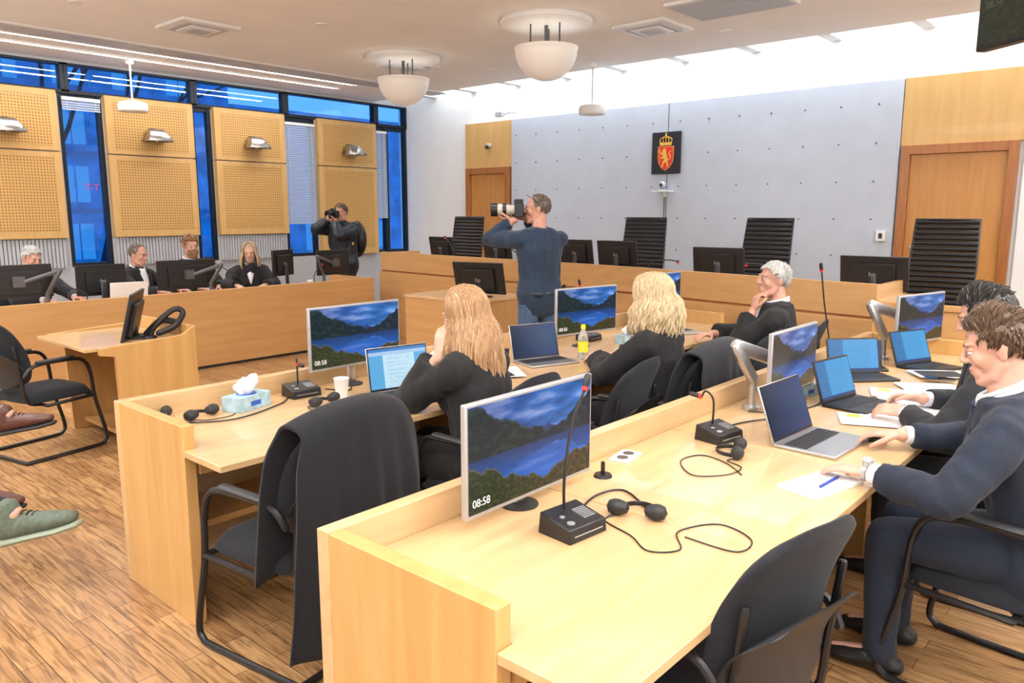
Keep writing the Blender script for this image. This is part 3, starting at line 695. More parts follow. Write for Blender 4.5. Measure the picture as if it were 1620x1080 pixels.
def mic(loc,rotz,tip,lab='black conference microphone unit with gooseneck'):
    r=thing('conference_microphone',lab,'microphone',loc,rotz)
    b=MB(); b.add([(-.08,-.065,0),(.08,-.065,0),(.08,.065,0),(-.08,.065,0),(-.078,-.06,.042),(.078,-.06,.042),(.078,.06,.066),(-.078,.06,.066)],[(3,2,1,0),(4,5,6,7),(0,1,5,4),(1,2,6,5),(2,3,7,6),(3,0,4,7)]); part(r,'housing',b,['blk'],.004)
    b=MB()
    for k in range(7): b.cbox((.04,-.03+k*.008,.0545+(-.03+k*.008)*.2),(.05,.003,.003))
    b.rev([(0,.004),(.012,.004),(.012,0),(0,0)],16,0,(-.045,-.035,.047)); b.rev([(0,.004),(.008,.004),(.008,0),(0,0)],12,0,(-.045,-.0,.055)); b.box(-.06,.06,-.0655,-.064,.018,.021); part(r,'control_button',b,['silver'])
    b=MB(); t=V(tip); b.tube(spline([(0,.035,.05),(0,.035,.16),V((0,.035,.16)).lerp(t,.5)+V((0,.01,.03)),t],8),.0045,8); part(r,'gooseneck',b,['blk'])
    b=MB(); d=(t-V((0,.035,.16))).normalized(); b.tube([t,t+d*.012],.0105,12,mi=1,rnd=False); b.tube([t+d*.012,t+d*.045],.010,12); part(r,'microphone_head',b,['blk','red'])
    return r
mic((1.74,1.29,Z),R(-6),(.11,.06,.40)); mic((2.20,3.38,Z),R(-5),(0,.02,.16)); mic((2.90,1.40,Z),R(-10),(-.02,.08,.17)); mic((4.62,1.52,Z),0,(-.14,.06,.60)); mic((4.62,3.3,Z),0,(-.05,.05,.4))
def bmic(loc,rotz,tip):
    r=thing('gooseneck_microphone','thin black gooseneck microphone on a desk base','microphone',loc,rotz,'gooseneck microphones on the benches')
    b=MB(); b.rev([(0,0),(.05,0),(.05,.015),(.02,.025),(0,.03)],16); part(r,'base',b,['blk'])
    b=MB(); b.tube(spline([(0,0,.02),(0,0,.15),V(tip)*.6+V((0,0,.08)),tip],6),.006,6); part(r,'gooseneck',b,['blk'])
    b=MB(); b.ell(tip,.014,mi=0); b.ell(V(tip)-V((0,0,.015)),.012,mi=1); part(r,'microphone_head',b,['blk','red'])
for x,y,z,t in [(6.85,4.15,1.03,(-.05,-.35,.18)),(6.95,6.0,1.03,(-.05,.25,.3)),(6.7,2.7,1.03,(-.1,.3,.2)),(2.95,8.3,.75,(-.55,.3,.30)),(4.7,8.35,.75,(-.35,.2,.42)),(5.7,8.35,.75,(.1,-.05,.3)),(6.95,7.1,1.03,(-.05,.1,.35)),(6.9,5.6,1.03,(-.1,-.2,.25))]: bmic((x,y,z),0,t)
def headphones(loc,rotz,cable):
    r=thing('headphones','black padded headphones lying on the desk','headphones',loc,rotz,'headphones on the court desks'); r.scale=(.82,)*3
    b=MB(); p=[(.075*math.cos(R(a)),.085*math.sin(R(a)),.018) for a in range(-10,191,12)]; b.tube(p,[(.010,.003)]*len(p),8,(0,0,1)); part(r,'headband',b,['blk'])
    for s in (-1,1):
        b=MB(); b.tube([(s*.086,-.02,.033),(s*.068,-.02,.033)],[.031,.031],16); b.tube([(s*.068,-.02,.033),(s*.054,-.02,.033)],[.027,.027],16); part(r,'ear_cushion',b,['blk2'])
    b=MB(); b.tube(spline([(-.08,-.04,.01)]+[(x,y,.004) for x,y in cable],8),.0028,6); part(r,'cable',b,['blk'])
headphones((1.97,1.21,Z),R(-70),[(-.1,-.1),(.02,-.2),(.1,-.3),(.2,-.25),(.17,-.1),(.3,.02),(.42,-.08),(.38,-.2),(.2,-.14)])
headphones((2.75,1.26,Z),R(20),[(-.12,.02),(-.2,-.05),(-.32,.0),(-.38,.14),(-.2,.22),(-.08,.14),(-.16,.02),(-.3,-.06)])
headphones((1.64,3.36,Z),R(15),[(-.02,-.1),(.1,-.14),(.2,-.09),(.3,-.1)]); headphones((1.50,3.44,Z),R(60),[(-.1,0.02),(-.05,.1)]); headphones((2.16,3.14,Z),R(10),[(-.1,.02),(-.15,-.1),(-.05,-.16),(.1,-.15)])
def tissue(loc,rotz,sc=1):
    r=thing('tissue_box','pale blue tissue box with a white tissue sticking out','tissue box',loc,rotz); r.scale=(sc,)*3
    b=MB(); b.box(-.11,.11,-.06,.06,0,.075); part(r,'carton',b,['tissuebox'],.002)
    b=MB(); b.box(-.035,.035,-.0615,-.06,.022,.045); b.rev([(0,0.001),(.05,.001),(.05,0),(0,0)],24,0,(0,0,.075)); part(r,'printed_label',b,['blueprint'])
    b=MB(); vs=[];fs=[]; rr=random.Random(4)
    for j in range(7):
        t=j/6
        for k in range(18):
            a=2*math.pi*k/18; rad=(.018+.028*math.sin(t*2.6))*(1+.35*math.sin(a*3+t*2)+.12*rr.uniform(-1,1)); vs.append((rad*math.cos(a)*1.4+.015*t,rad*math.sin(a)*.8,.070+.085*t+.012*math.sin(a*2+1)*t))
    for j in range(6):
        for k in range(18): a=j*18+k; c=j*18+(k+1)%18; fs.append((a,c,c+18,a+18))
    fs.append(tuple(6*18+k for k in range(18))); b.add(vs,fs); part(r,'tissue',b,['paper'],0,50)
tissue((1.88,3.36,Z),R(18),.95); tissue((3.92,1.44,Z),R(-10),.8); tissue((4.72,3.02,Z),R(-10),.8); tissue((3.10,3.32,Z),R(-10),.8)
def cup(loc,m,lab):
    r=thing('paper_cup',lab,'cup',loc); b=MB(); b.rev([(0,.004),(.027,.004),(.028,0),(.039,.095),(.041,.097),(.039,.099),(.036,.097),(.026,.008),(0,.008)],24); part(r,'cup_body',b,[m],0,50)
    b=MB(); b.rev([(0,.08),(.034,.08)],20); part(r,'coffee',b,['cupb'])
cup((2.32,3.20,Z),'paper','white paper cup on the desk'); cup((3.44,1.28,Z),'cupb','brown paper coffee cup'); cup((5.6,8.3,Z),'paper','white paper cup on the counsel bench')
def bottle(loc,c,lab):
    r=thing('drink_bottle',lab,'bottle',loc); b=MB(); b.rev([(0,0),(.03,0),(.033,.01),(.033,.14),(.03,.16),(.014,.195),(.013,.205),(0,.205)],24); part(r,'bottle_body',b,['bottle'],0,50)
    b=MB(); b.rev([(.0335,.05),(.0338,.05),(.0338,.12),(.0335,.12)],24); part(r,'wrapper',b,[c]); b=MB(); b.rev([(0,.225),(.015,.225),(.016,.2),(0,.2)],16); part(r,'cap',b,[c])
bottle((3.97,2.88,Z),'yell','clear plastic bottle with yellow label and cap'); bottle((4.10,1.5,Z),'blueprint','clear water bottle with blue cap'); bottle((5.0,2.9,Z),'blueprint','clear water bottle with blue cap')
r=thing('notebook','white paper notepad lying on the desk','notebook',(2.62,.88,Z),R(-14)); b=MB(); b.box(-.14,.14,-.075,.075,0,.012); part(r,'pages',b,['paper'],.001)
b=MB(); b.tube([(2.56,.86,.768),(2.69,.85,.768)],.005,8); b.tube([(2.69,.85,.768),(2.705,.849,.768)],.003,8); o=obj('ballpoint_pen',b.mesh('pen',['pen'])); setp(o,'blue ballpoint pen lying on the notepad','pen')
r=thing('desk_socket','white desk socket plate with two round outlets','socket',(2.44,1.56,Z),R(10)); b=MB(); b.box(-.07,.07,-.04,.04,0,.008); part(r,'plate',b,['paper'],.002)
for s in(-1,1): b=MB(); b.rev([(0,.002),(.022,.002),(.022,0),(0,0)],20,0,(s*.03,0,.008)); part(r,'outlet',b,['darkmetal'])
r=thing('cable_port','small black desk cable port','cable port',(2.20,1.50,Z)); b=MB(); b.rev([(0,.01),(.03,.01),(.034,0),(0,0)],20); b.tube([(0,0,.01),(0,0,.05)],.008,8); part(r,'port',b,['blk'])
random.seed(5)
for i,(x,y) in enumerate([(3.72,.93),(3.85,.98),(3.62,1.0),(4.1,.95),(4.25,1.05),(4.5,.98),(3.3,2.96),(3.95,.88),(4.9,1.02),(2.9,3.0)]):
    r=thing('paper_sheet','loose white sheet of paper on the desk','paper',(x,y,Z+.002+.0015*i),R(random.uniform(-40,40)),'loose papers on the court desk'); b=MB(); b.box(-.105,.105,-.148,.148,0,.001); part(r,'sheet',b,['paper'])
    if i in (2,4):
        b=MB(); b.box(.03,.09,.05,.11,.001,.0014); part(r,'sticky_note',b,['yell'])
    if i==8:
        b=MB(); b.box(-.09,.09,-.12,.12,.001,.0014); part(r,'dark_printed_page',b,['blk2'])
r=thing('smartphone','black smartphone lying on papers','phone',(4.72,.98,Z+.018),R(20)); b=MB(); b.box(-.037,.037,-.075,.075,0,.008); part(r,'phone_body',b,['glassd'],.004)
r=thing('computer_mouse','black computer mouse under a hand','mouse',(3.30,.90,Z)); b=MB(); b.ell((0,0,.012),(.03,.05,.022)); part(r,'mouse_shell',b,['blk'])
def cable(pts,lab='thin black cable lying on the desk'):
    b=MB(); b.tube(spline(pts,8),.0035,6); o=obj('cable',b.mesh('cable',['blk'])); setp(o,lab,'cable')
cable([(1.80,1.33,.755),(2.0,1.40,.755),(2.12,1.36,.755),(2.02,1.2,.755)]); cable([(1.45,3.4,.755),(1.7,3.2,.755),(2.0,3.28,.755),(2.12,3.38,.755)]); cable([(2.95,1.34,.755),(3.1,1.45,.755),(3.35,1.35,.755),(3.3,1.2,.755)]); cable([(2.5,3.36,.755),(2.42,3.28,.755),(2.36,3.4,.755)]); cable([(3.4,1.5,.755),(3.5,1.36,.755),(3.75,1.3,.755),(4.0,1.36,.755),(4.3,1.3,.755)])
# ================================================================ CLOTH ON CHAIRS
def drape(loc,rotz,m,lab,zlow,w=.27,lowf=.6,seed=0,name='black_robe'):
    nx=70; top=1.005
    path=[(-.16,lowf),(-.20,.75),(-.24,.92),(-.28,top),(-.335,top+.012),(-.385,top-.02),(-.40,.85),(-.41,.65),(-.40,.45),(-.38,zlow)]
    path=[(p.x,p.y) for p in spline([(a,c,0) for a,c in path],6)]
    vs=[];n=len(path)
    for j,(y,z) in enumerate(path):
        for i in range(nx+1):
            u=i/nx*2-1; bk=j>n*.4; dn=max(0,(top-z)/.7)*(1 if bk else .4)
            wd=w*(1+.16*dn)-.03*math.exp(-((z-top)**2)/.004)
            f=math.sin(u*9+seed+1.5*dn)*.5+math.sin(u*17+seed*2)*.3+.8*noise.noise(V((u*4,z*2,seed)))
            x=u*wd+.012*f*dn; yy=y+(-.040*f*dn if bk else .015*f*dn)+.05*u*u
            zz=z-(.035*u*u)+((.10*noise.noise(V((u*2,seed,1)))+.14*(u-.2)*(1 if u>.2 else .15))*(max(0,(j-n*.6)/(n*.4))) )-.02*abs(u)**3
            vs.append((x,yy,zz))
    fs=[(j*(nx+1)+i,j*(nx+1)+i+1,(j+1)*(nx+1)+i+1,(j+1)*(nx+1)+i) for j in range(n-1) for i in range(nx)]
    me=bpy.data.meshes.new(name); me.from_pydata(vs,[],fs); me.materials.append(M[m]); me.polygons.foreach_set('use_smooth',[True]*len(me.polygons))
    o=obj(name,me,None,(*loc,0),(0,0,rotz)); setp(o,lab,'garment'); s=o.modifiers.new('s','SOLIDIFY'); s.thickness=.012
    return o
drape((1.60,2.52),R(8),'coat','black robe hanging over the back of a chair',.24,.285,.42,seed=1)
drape((3.76,2.14),0,'suit2','dark jacket hanging over the back of a chair',.42,.27,seed=4,name='dark_jacket')
# ================================================================ PEOPLE
def ik(Sh,W,pole,l1=.29,l2=.26):
    d=W-Sh; L=min(d.length,(l1+l2)*.995); dn=d.normalized(); W=Sh+dn*L
    a=(l1*l1-l2*l2+L*L)/(2*L); h=math.sqrt(max(1e-6,l1*l1-a*a)); p=V(pole); p=p-dn*p.dot(dn); p.normalize(); return Sh+dn*a+p*h,W
def hand(b,w,f,n,s,curl=.5):
    f=V(f).normalized(); n=V(n); n=(n-f*n.dot(f)).normalized(); t=f.cross(n)*s
    b.tube([w-f*.02,w+f*.01,w+f*.045,w+f*.085],[(.027,.021),(.029,.019),(.038,.016),(.038,.012)],12,t)
    for k,(o,L,r) in enumerate([(.030,.070,.0085),(.010,.078,.0086),(-.0105,.073,.0084),(-.030,.057,.0074)]):
        p=w+f*.085+t*o; pts=[p-f*.02,p]; a=0; sp=t*(o*.12)
        for q,fr_ in ((curl*.7,.42),(curl,.32),(curl*.8,.26)):
            a+=q; d=(f*math.cos(a)+n*math.sin(a)+sp*4).normalized(); p=p+d*L*fr_; pts.append(p)
        b.tube(pts,[r*1.05,r*1.05,r,r*.93,r*.8],8)
    p=w+f*.02+t*.024; d1=(t*.75+f*.6+n*.3).normalized(); d2=(t*.35+f*.85+n*.4).normalized(); q=p+d1*.042; q2=q+d2*.032; q3=q2+(f*.9+n*.5).normalized()*.024
    b.tube([p,q,q2,q3],[.014,.012,.0105,.009],8)
def head_geo(b,Hm,female=False):
    M0=b.M; b.M=M0@Hm; jw=.9 if female else 1
    b.ell((0,-.015,.035),(.076,.096,.085),seg=24,rg=16); b.ell((0,.016,-.012),(.060*jw,.070,.080),seg=20,rg=14)
    b.ell((0,.064,-.094),(.024*jw,.020,.017))
    b.ell((0,.066,-.060),(.034*jw,.021,.034))
    for s in(-1,1):
        b.tube([(s*.057*jw,-.005,-.040),(s*.050*jw,.022,-.080),(s*.012,.062,-.098)],[.019,.018,.016],8)
        b.ell((s*.037,.060,-.018),(.020,.017,.026)); b.ell((s*.028,.077,.034),(.026,.012,.008)); b.ell((s*.011,.094,-.023),(.0085,.010,.0075))
        b.ell((s*.030,.0755,.0155),(.016,.012,.0060)); b.ell((s*.030,.072,-.0025),(.015,.011,.005))
        b.ell((s*.075,-.012,-.002),(.007,.017,.030),Matrix.Rotation(s*.35,4,'Z')); b.ell((s*.080,-.018,.010),(.005,.014,.016))
    b.tube([(0,.084,.032),(0,.094,.010),(0,.106,-.016)],[.0085,.009,.0105],8); b.ell((0,.107,-.019),(.0095,.009,.0085))
    b.ell((0,.087,-.0495),(.019,.007,.005)); b.ell((0,.086,-.0595),(.016,.007,.006))
    b.M=M0
HC0=V((0,-.013,.034))
def hair_short(b,Hm,style,rng,n=420):
    rx,ry,rz={'bald':(.079,.100,.089),'buzz':(.0795,.100,.0895)}.get(style,(.083,.104,.096))
    if style=='quiff': n=1100
    def keep(p):
        if p.y>.045: lim=.080
        elif p.y>.015: lim=.048
        elif p.y>-.02: lim=.022
        elif p.y>-.06: lim=-.012
        else: lim=-.052
        if style=='bald': return p.z>lim and p.z<.055 and p.y<.0
        if style=='buzz' and p.y>.03: return False
        return p.z>lim
    M0=b.M; b.M=M0@Hm; na,ne=56,30; vs=[]
    def pt(az,el,k=1):
        q=1
        if style=='quiff': q=1+.20*max(0,math.sin(el))**2*max(0,math.cos(az)*.5+.6)
        q*=1+(.03 if style!='buzz' else .004)*noise.noise(V((math.cos(az)*3,math.sin(az)*3,el*4)))
        return HC0+V((rx*math.cos(el)*math.sin(az),ry*math.cos(el)*math.cos(az),rz*math.sin(el)))*q*k
    fs=[]
    for i in range(na):
        for j in range(ne):
            a0,a1=2*math.pi*i/na,2*math.pi*(i+1)/na; e0,e1=-.9+j*2.47/ne,-.9+(j+1)*2.47/ne
            c=pt((a0+a1)/2,(e0+e1)/2)
            if keep(c):
                o=len(vs); vs+=[pt(a0,e0),pt(a1,e0),pt(a1,e1),pt(a0,e1)]; fs.append((o,o+1,o+2,o+3))
    b.add(vs,fs)
    for k in range(n):
        az=rng.uniform(-math.pi,math.pi); el=math.asin(rng.uniform(-.6,1)); p=pt(az,el,.985)
        if not keep(p): continue
        nrm=(p-HC0).normalized(); fl=(p-V((0,-.05,.15))); fl=(fl-nrm*fl.dot(nrm)).normalized()
        up=style=='quiff' and p.z>.07
        if up:
            fl=V((.75,-.45,.1)); fl=(fl-nrm*fl.dot(nrm)).normalized()
            w_=math.sin(p.x*60)*.3; fl=(fl+V((0,w_,0))).normalized()
        fl=(fl+V((rng.uniform(-.25,.25),rng.uniform(-.25,.25),rng.uniform(-.12,.12)))+nrm*(.22 if up else .1)).normalized()
        L=rng.uniform(.02,.034)*(1.35 if up else .8)*(.4 if style in('bald','buzz') else 1)
        b.tube([p,p+fl*L*.5+nrm*.003,p+fl*L-nrm*.004],[.005,.0042,.0012],4,rnd=False)
    b.M=M0
def hair_long(b,Hm,rng,length,n=240,wave=.012,curl=26,back=-.03,vol=1.0):
    rx,ry,rz=.085*vol,.104*vol,.099
    na,ne=40,20; vs=[];fs=[]
    for i in range(na):
        for j in range(ne):
            a0,a1=2*math.pi*i/na,2*math.pi*(i+1)/na; e0,e1=-1.0+j*2.57/ne,-1.0+(j+1)*2.57/ne
            def pt(a,e): return Hm@(HC0+V((rx*.95*math.cos(e)*math.sin(a),ry*.95*math.cos(e)*math.cos(a),rz*.96*math.sin(e))))
            am=abs((a0+a1)/2) if (a0+a1)/2<math.pi else 2*math.pi-(a0+a1)/2
            if am>R(62) or (e0+e1)/2>R(42): o=len(vs); vs+=[pt(a0,e0),pt(a1,e0),pt(a1,e1),pt(a0,e1)]; fs.append((o,o+1,o+2,o+3))
    b.add(vs,fs)
    for k in range(n):
        az=rng.uniform(R(56),R(180))*rng.choice((-1,1)); lay=rng.uniform(.96,1.1); pts=[]
        ph=rng.uniform(0,6.3)
        for q in range(7):
            e=R(86-q*17); a=az*(.35+.65*min(1,q/2.5)) 
            pts.append(Hm@(HC0+V((rx*lay*math.cos(e)*math.sin(a),ry*lay*math.cos(e)*math.cos(a),rz*lay*math.sin(e)))))
        p=pts[-1].copy(); Ln=length*rng.uniform(.70,1.08); st=12; outw=V((math.sin(az),math.cos(az),0))
        for q in range(1,st+1):
            t=q/st; z=p.z-Ln*t
            c=p+V((outw.x*.035*math.sin(t*2.5),outw.y*.02*math.sin(t*2)+back*t*(1 if abs(az)>R(75) else .1),0)); c.z=z
            wv=wave*min(1,t*3)
            c+=V((math.sin(ph+t*Ln*curl)*wv,math.cos(ph*1.3+t*Ln*curl)*wv,0)); pts.append(c)
        m=len(pts); b.tube(pts,[.004]+[.0080]*(m-5)+[.0065,.005,.003,.001],5,rnd=False)
def person(label,loc,rotz,seated=True,scale=1,lean=.08,head=(0,0,0),lh=None,rh=None,lp=(-1,-.4,-.5),rp=(1,-.4,-.5),skin='skin',hair=('short','hbrown'),voxel=.007,female=False,top='suit',tie=None,beard=None,headoff=(0,0,0)):
    hz=.53 if seated else .96; w=.9 if female else 1.08; rng=random.Random(len(label)*7+3)
    T=Matrix.Translation((0,0,hz))@Matrix.Rotation(-lean,4,'X'); tp=lambda x,y,z: T@V((x,y,z))
    Hc=tp(0,.02,.53)+V((0,.015,.13))+V(headoff); yaw,pit,rol=head
    Hm=Matrix.Translation(Hc)@Matrix.Rotation(R(yaw),4,'Z')@Matrix.Rotation(R(-pit),4,'X')@Matrix.Rotation(R(rol),4,'Y')
    prof=[(-.10,.15,.11),(-.02,.166,.12),(.10,.142,.10),(.20,.145,.105),(.33,.165,.115),(.43,.15,.092),(.50,.07,.058)]
    def torso(b,ad,z0=-9,z1=9,flare=0):
        P=[q for q in prof if z0<=q[0]<=z1]; b.tube([tp(0,0,q[0]) for q in P],[((q[1]+ad)*w+flare*max(0,.1-q[0]),q[2]+ad+flare*max(0,.1-q[0])) for q in P],20,(1,0,0))
        for s in(-1,1): b.tube([tp(0,0,.42),tp(s*.165*w,0,.418)],[.06+ad,.056+ad],12); b.tube([tp(0,-.005,.475),tp(s*.13*w,0,.44)],[.045+ad*.7,.035+ad*.7],10)
        if female:
            for s in(-1,1): b.ell(tp(s*.07,.085,.29),(.06+ad*.6,.05+ad*.6,.055+ad*.6))
    SL,SR=tp(-.172*w,0,.42),tp(.172*w,0,.42)
    if callable(lh): lh=lh(Hm,Hm.to_3x3())
    if callable(rh): rh=rh(Hm,Hm.to_3x3())
    EL,WL=ik(SL,V(lh[0]),lp); ER,WR=ik(SR,V(rh[0]),rp)
    def legpts(s):
        if seated: return [V((s*.09,.02,hz-.02)),V((s*.11,.43,.50)),V((s*.12,.42,.09))]
        return [V((s*.09,0,hz-.03)),V((s*.105,.03,.50)),V((s*.11,-.02,.09))]
    b=MB(); torso(b,0)
    for Sx,E,W in((SL,EL,WL),(SR,ER,WR)): b.tube([Sx,Sx.lerp(E,.5),E],[.052*w,.045*w,.038*w],12); b.tube([E,E.lerp(W,.35),W],[.038*w,.036*w,.025*w],12)
    hand(b,WL,lh[1],lh[2],-1,lh[3]); hand(b,WR,rh[1],rh[2],1,rh[3])
    for s in(-1,1):
        h,k,a=legpts(s); b.tube([h,h.lerp(k,.5),k],[.085,.072,.055],12); b.tube([k,k.lerp(a,.35),a],[.055,.052,.036],12); b.tube([a+V((0,-.03,-.045)),a+V((0,.06,-.045)),a+V((0,.15,-.055))],[.034,.036,.025],10)
    nr=.046 if female else .056
    b.tube([tp(0,-.005,.47),tp(0,.0,.54),Hm@V((0,-.02,-.04))],[nr*1.15,nr,nr],14); head_geo(b,Hm,female)
    me=remesh(b,'person',[skin,'lip'],voxel,2); Hi=Hm.inverted(); mis=[0]*len(me.polygons); hc=Hm.translation
    for i,p in enumerate(me.polygons):
        if (p.center-hc).length<.14:
            q=Hi@p.center
            if abs(q.z+.0545)<.0085-abs(q.x)*.25 and abs(q.x)<.020 and q.y>.082: mis[i]=1
    me.polygons.foreach_set('material_index',mis)
    root=obj('person',me,None,(*loc,0),(0,0,rotz),(scale,)*3); setp(root,label,'person')
    def child(name,mesh,lab=None):
        o=obj(name,mesh,root)
        if lab:o['label']=lab
        return o
    b=MB(Hm)
    for s in(-1,1): b.ell((s*.030,.0765,.006),(.0125,.0105,.0068)); b.ell((s*.030,.0855,.006),(.0058,.0025,.0056),mi=1)
    child('eyes',b.mesh('eyes',['eyew','iris']))
    b=MB(Hm)
    for s in(-1,1): b.tube([(s*.013,.0905,.029),(s*.03,.089,.035),(s*.049,.078,.030)],[(.0035,.0025),(.004,.0025),(.002,.002)],6)
    ht,hm=hair[0],hair[1]; child('eyebrow',b.mesh('eyebrow',[hm]))
    b=MB()
    if ht=='long': hair_long(b,Hm,rng,**hair[2])
    else: hair_short(b,Hm,ht,rng)
    child('hair',b.mesh('hair',[hm],60))
    if beard:
        b=MB(Hm)
        for k in range(420):
            a=rng.uniform(-1.3,1.3); zz=rng.uniform(-.115,-.035)
            rr=.062 if zz>-.08 else .050
            p=V((rr*math.sin(a),.022+rr*math.cos(a)*1.05,zz))
            if abs(p.x)<.022 and zz>-.064 and zz<-.046: continue
            b.tube([p,p+V((p.x*.1,.004,-.012))],[.0055,.003],5)
        child('beard',b.mesh('beard',[hm],60))
    def sleeves(b,a0,a1,a2,cut=.03):
        for Sx,E,W in((SL,EL,WL),(SR,ER,WR)):
            d=(W-E).normalized(); b.tube([Sx,Sx.lerp(E,.5),E],[.056+a0,.050+a0,.044+a1],14); b.tube([E,E.lerp(W,.5),W-d*cut],[.044+a1,.038+a1,.030+a2],14,rnd=False)
    vx=max(.010,voxel*1.4)
    if top=='robe':
        b=MB(); torso(b,.034,-9,.46,.12); sleeves(b,.020,.028,.045,.045)
        if seated:
            for s in(-1,1): h,k,a=legpts(s); b.tube([h,k],[.12,.085],12); b.tube([k,k+V((0,.0,-.22))],[.08,.085],12)
            b.tube([(0,-.05,hz+.05),(0,-.10,hz-.10),(0,-.11,.28)],[(.19,.13),(.21,.10),(.22,.06)],16,(1,0,0))
        child('robe',remesh(b,'robe',['robe'],vx,4,.014,9,len(label)),'loose black court robe with wide sleeves')
    else:
        ad={'suit':.026,'suit2':.026,'sweater':.024,'puffer':.045}[top]
        b=MB(); torso(b,ad,-9,.46,.08 if 'suit' in top else 0); sleeves(b,ad*.8,ad*.7,ad*.6+.003,.035)
        child({'suit':'suit_jacket','suit2':'suit_jacket','sweater':'sweater','puffer':'winter_jacket'}[top],remesh(b,'top',[top],vx,4,.011,12,len(label)))
    if top in('suit','suit2','robe'):
        o_=.026 if top!='robe' else .034
        b=MB(); vs=[];fs=[];n=8
        for k in range(n+1):
            z=.28+k*(.235/n); wd=.058*(k/n)**.8+.004; y=(.118+o_+.006) if z<.36 else (.118+o_+.006)-(z-.36)*.42
            vs+=[tp(-wd,y-.018*(k/n),z),tp(0,y+.004,z),tp(wd,y-.018*(k/n),z)]
        for k in range(n): a=k*3; fs+=[(a,a+1,a+4,a+3),(a+1,a+2,a+5,a+4)]
        b.add(vs,fs)
        sm=child('shirt',b.mesh('shirt',['shirt'],60)); md=sm.modifiers.new('s','SOLIDIFY'); md.thickness=.003
        b=MB(); ring=[] 
        for k in range(17): a=R(k*360/16+90); ring.append(T@V(((nr+.016)*math.cos(a),.006+(nr+.018)*math.sin(a),.518-.02*math.sin(a))))
        for k in range(2): b.tube([p+T.to_3x3()@V((0,0,.016*k)) for p in ring],.010-.002*k,8)
        child('collar',b.mesh('collar',['shirt'],60))
        if top!='robe':
            for E,W in((EL,WL),(ER,WR)):
                b=MB(); d=(W-E).normalized(); b.tube([W-d*.06,W-d*.012],[.036,.035],14,rnd=False); child('cuff',b.mesh('cuff',['shirt'],60))
            for s in(-1,1):
                b=MB(); y0=.118+o_+.012
                b.add([tp(s*.004,y0,.27),tp(s*.05,y0-.008,.37),tp(s*.085,y0-.03,.40),tp(s*.072,y0-.05,.44),tp(s*.068,y0-.075,.50),tp(s*.055,y0-.06,.49),tp(s*.035,y0-.01,.38)],[(0,1,2,3,4,5,6)])
                lp_=child('lapel',b.mesh('lapel',[top],0)); md=lp_.modifiers.new('s','SOLIDIFY'); md.thickness=.005
    if tie:
        b=MB(); yy=.118+(.026 if top!='robe' else .034)+.014
        b.add([tp(-.012,yy-.055,.50),tp(.012,yy-.055,.50),tp(.022,yy,.34),tp(0,yy,.29),tp(-.022,yy,.34)],[(0,1,2,3,4)]); b.ell(tp(0,yy-.058,.49),(.016,.012,.014)); o=child('tie',b.mesh('tie',[tie],60)); md=o.modifiers.new('s','SOLIDIFY'); md.thickness=.004
    b=MB(); tm='jeans' if top=='sweater' else ('suit' if top=='suit' else 'suit2')
    for s in(-1,1): h,k,a=legpts(s); b.tube([h,h.lerp(k,.5),k],[.10,.085,.070],14); b.tube([k,k.lerp(a,.5),a+V((0,0,-.01))],[.070,.062,.055],14)
    b.tube([(0,0,hz-.06),(0,0,hz+.05)],[(.17,.125),(.165,.12)],18,(1,0,0)); child('trousers',remesh(b,'trousers',[tm],.012,3,.007,14,2))
    for s in(-1,1):
        b=MB(); a=legpts(s)[2]; b.tube([a+V((0,-.05,-.052)),a+V((0,.05,-.048)),a+V((0,.13,-.058)),a+V((0,.18,-.064))],[(.038,.036),(.042,.040),(.044,.030),(.030,.022)],12,(1,0,0)); b.tube([a+V((0,-.02,-.04)),a+V((0,-.01,0))],.042,10)
        child('shoe',remesh(b,'shoe',['blk'],.009,2))
    return root,Hm,WL,WR,EL,ER
dn=(0,0,-1)
person('woman with long reddish-blonde hair in black robe resting head on hand',(2.57,2.42),R(8),lean=.16,head=(10,14,-6),female=True,top='robe',hair=('long','hred',dict(length=.34,n=460,wave=.010,curl=22,back=-.06)),
  lh=lambda H,H3:(H@V((-.125,.115,-.135)),H3@V((.30,-.25,1)),H3@V((1,-.35,-.2)),.45),lp=(-.25,.5,-1),rh=((.15,.45,.80),(-.3,1,0),dn,.35),voxel=.006,scale=1.02)
person('woman with wavy light blonde hair in black robe writing',(3.76,2.16),R(4),lean=.12,head=(5,16,0),female=True,top='robe',hair=('long','hblond',dict(length=.22,n=500,wave=.018,curl=30,back=-.03,vol=1.13)),
  lh=((-.0,.42,.82),(.3,1,-.1),(.5,0,-1),.7),rh=((.18,.44,.80),(-.3,1,0),dn,.4),voxel=.006,scale=1.02)
person('grey-haired man in black robe resting his chin on his hand',(5.12,2.10),R(22),lean=-.02,head=(24,-4,0),top='robe',skin='skin2',hair=('short','hgrey'),
  lh=lambda H,H3:(H@V((-.03,.125,-.205)),H3@V((.1,-.12,1)),H3@V((.1,-1,0)),.9),lp=(-.5,.5,-1),rh=((.1,.42,.80),(-.8,.6,0),dn,.4),voxel=.007,scale=1.03)
rA=person('young man in navy suit typing on a laptop with silver watch',(3.03,.28),R(4),lean=.26,head=(4,16,0),top='suit',hair=('quiff','hbrown'),tie='tieb',scale=1.05,
  lh=((-.27,.47,.765),(.1,1,-.05),(0,.05,-1),.25),rh=((.23,.47,.775),(.02,1,-.10),(0,.05,-1),.35),lp=(-1,-.7,-.6),rp=(1,-.5,-.5),voxel=.0048)
root,Hm,WL,WR,EL,ER=rA
